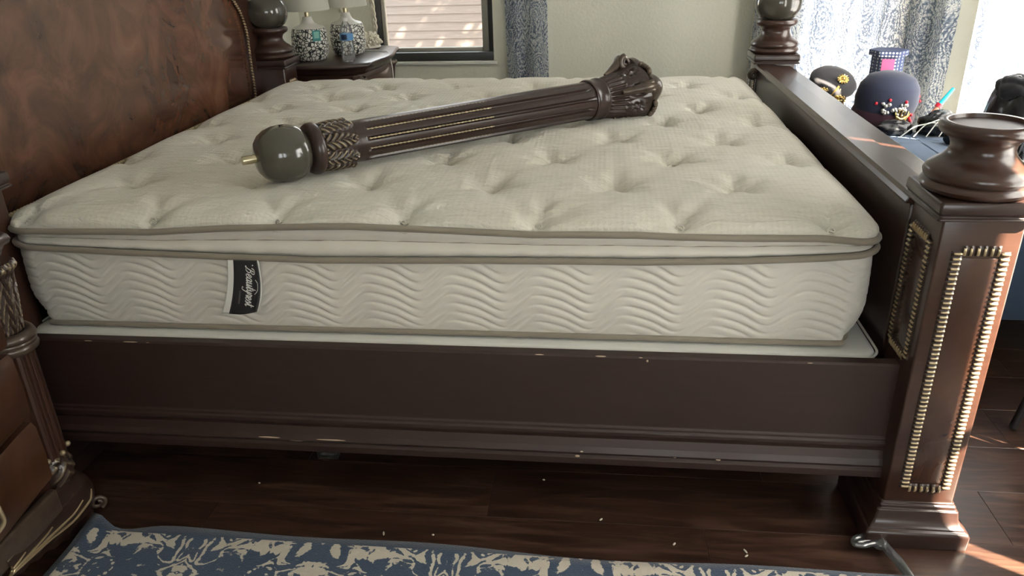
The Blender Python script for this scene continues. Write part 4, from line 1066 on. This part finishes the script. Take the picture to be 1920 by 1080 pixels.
# large dark velvet bonnet with gilt crown emblem
h3 = hat('velvet_bonnet', (2.662, 1.978, .483), (math.radians(6), math.radians(4), 0), 'large dark velvet bonnet with gilt crown emblem and red beads', [(.0, .245), (.05, .243), (.095, .225), (.122, .185), (.130, .13), (.122, .07), (.10, .02), (.085, .0), (0, 0)], 'hatnavy', sc=(1.02, .78, 1))
MB().lathe([(.110, .012), (.126, .035), (.128, .06), (.122, .085)], 48, caps=False).build('band', M['hatwine'], h3).scale = (1.05, .82, 1.0)
r = np.random.default_rng(12); m = MB()
for k in range(26):
    x = r.uniform(-.05, .06); z = r.uniform(.085, .135); y = -.78*math.sqrt(max(0, .128**2-x*x))-.004; m.ball((x, y, z), r.uniform(.005, .009), 8, 6)
m.build('silver_bead_cluster', M['silver'], h3)
m = MB(); yy = -.105
m.tube([(.012, yy, .100), (.045, yy, .034), (.075, yy+.008, .10)], .0048, 6).tube(smooth_path([(.02, yy, .085), (.045, yy-.004, .075), (.07, yy+.006, .095)], 5), .004, 6)
for k in range(4): m.tube([(.026+.012*k, yy, .085), (.028+.012*k, yy-.002, .11)], .003, 5)
m.tube(spiral((.047, yy-.003, .062), .016, .016, 1, (1, 0, 0), (0, 0, 1), 20), .003, 6); m.build('crown_emblem', M['gold'], h3)
for k, (x, y, z) in enumerate(((.082, -.09, .075), (.086, -.088, .09), (.09, -.086, .062), (.118, -.03, .155), (.128, -.03, .135), (-.02, -.10, .15), (.05, -.095, .145), (-.07, -.09, .13), (-.09, -.085, .03))):
    MB().ball((x, y, z), .007, 10, 8).build('red_bead', M['red'], h3)
# polka dot box behind
bx = empty('dotted_gift_box', (2.712, 2.155, TZ), -.25, label='navy dotted hexagonal box with pink panel behind the bonnet', cat='box')
hexa = [(.074*math.cos(k*PI/3), .074*math.sin(k*PI/3)) for k in range(6)]
MB().prism([(x*.92, y*.92) for x, y in hexa], 2, .001, .295).build('box_body', M['dots'], bx, smooth=False, bev=.002)
MB().prism([(x*1.12, y*1.12) for x, y in hexa], 2, .297, .322).build('box_lid', M['dots'], bx, smooth=False, bev=.003)
m = MB(); 
MB().box(-.026, .026, -.0640, -.055, .17, .288).build('pink_panel', M['pink'], bx, smooth=False)
# turquoise wand with a red and peach grip
pw = empty('toy_wand', (2.785, 1.83, .52), label='turquoise tipped toy wand with red collar leaning from the pile', cat='toy')
a, b = np.array([0, 0, .0]), np.array([.115, .04, .15])
MB().tube([a, a+(b-a)*.5], [.006, .010], 10).build('grip', M['skin'], pw)
MB().tube([a+(b-a)*.5, a+(b-a)*.58], .014, 10).build('collar', M['red'], pw)
MB().tube([a+(b-a)*.58, a+(b-a)*.8, b], [.010, .009, .007], 10).build('tip', M['teal'], pw)
# black bags and cables
def blob(name, loc, s, label, mat, cat, seed, par=None, amp=.22):
    r = np.random.default_rng(seed); K = [(r.normal(size=3)*3.2, r.uniform(0, 6)) for _ in range(7)]; m = MB(); arr = []
    for i in range(33):
        th = PI*i/32; row = []
        for j in range(48):
            ph = 2*PI*j/48; d = np.array([math.sin(th)*math.cos(ph), math.sin(th)*math.sin(ph), math.cos(th)]); q = 1+amp*sum(abs(math.sin(k@d+p0))-.6 for k, p0 in K)/3
            p = d*q*np.array(s); p[2] = max(p[2], -s[2]*.55); row.append(p+np.array([0, 0, s[2]*.55]))
        arr.append(row)
    m.grid(arr, cv=True); o = m.build(name, M[mat], par, loc, fix=True); o.modifiers.clear()
    if par is None: tag(o, label, cat)
    return o
blob('plastic_bag', (2.835, 1.775, .499), (.085, .06, .06), 'crumpled black plastic bag on the far end of the bench', 'plastic', 'bag', 3)
blob('plastic_bag', (2.86, 1.60, .499), (.07, .045, .075), 'tall black plastic bag on the bench next to the coat', 'plastic', 'bag', 8)
blob('plastic_bag', (2.66, 1.785, .499), (.07, .05, .036), 'flat black plastic bag on the bench beside the bonnet', 'plastic', 'bag', 5)
for k in range(4):
    r = np.random.default_rng(30+k); x0 = 2.68+.05*k
    P = smooth_path([(x0-.02, 1.70, .506), (x0+.03, 1.705+.006*k, .545+.012*k), (x0+.08, 1.70, .56), (x0+.12, 1.705, .575-.01*k)], 8)
    tag(MB().tube(P, .0024, 6).build('cable', M['cord']), 'pale thin cable tangled over the black bags on the bench', 'cable', 'cables on the bench')
blob('costume_bundle', (2.425, 1.985, .472), (.085, .085, .068), 'dark rolled cloth bundle under the black felt cap', 'hatdark', 'cloth', 31)
ct = empty('coat', (2.862, 1.30, .499), label='black coat slumped over the right end of the bench', cat='coat')
blob('coat_body', (.0, 0, 0), (.070, .12, .20), '', 'plastic', '', 21, ct, .16)
blob('sleeve', (-.055, .06, 0), (.035, .06, .10), '', 'hatdark', '', 22, ct, .2)
blob('collar', (.0, .0, .24), (.055, .075, .05), '', 'hatdark', '', 23, ct, .25)
# small black stool whose leg shows at the right edge
st = empty('stool', (2.78, .30, 0), label='black stool with slim metal legs behind the foot post', cat='stool')
MB().lathe([(0, .44), (.15, .44), (.165, .45), (.165, .47), (.15, .485), (0, .488)], 40).build('seat', M['black'], st)
for k in range(4):
    a = PI*.25+k*PI/2+.55; MB().tube([(.12*math.cos(a), .12*math.sin(a), .44), (.185*math.cos(a), .185*math.sin(a), .006)], .011, 10).build('leg', M['black'], st)
MB().tube([(.15*math.cos(t_), .15*math.sin(t_), .18) for t_ in np.linspace(0, 2*PI, 33)[:-1]], .007, 8, closed=True).build('foot_ring', M['black'], st)
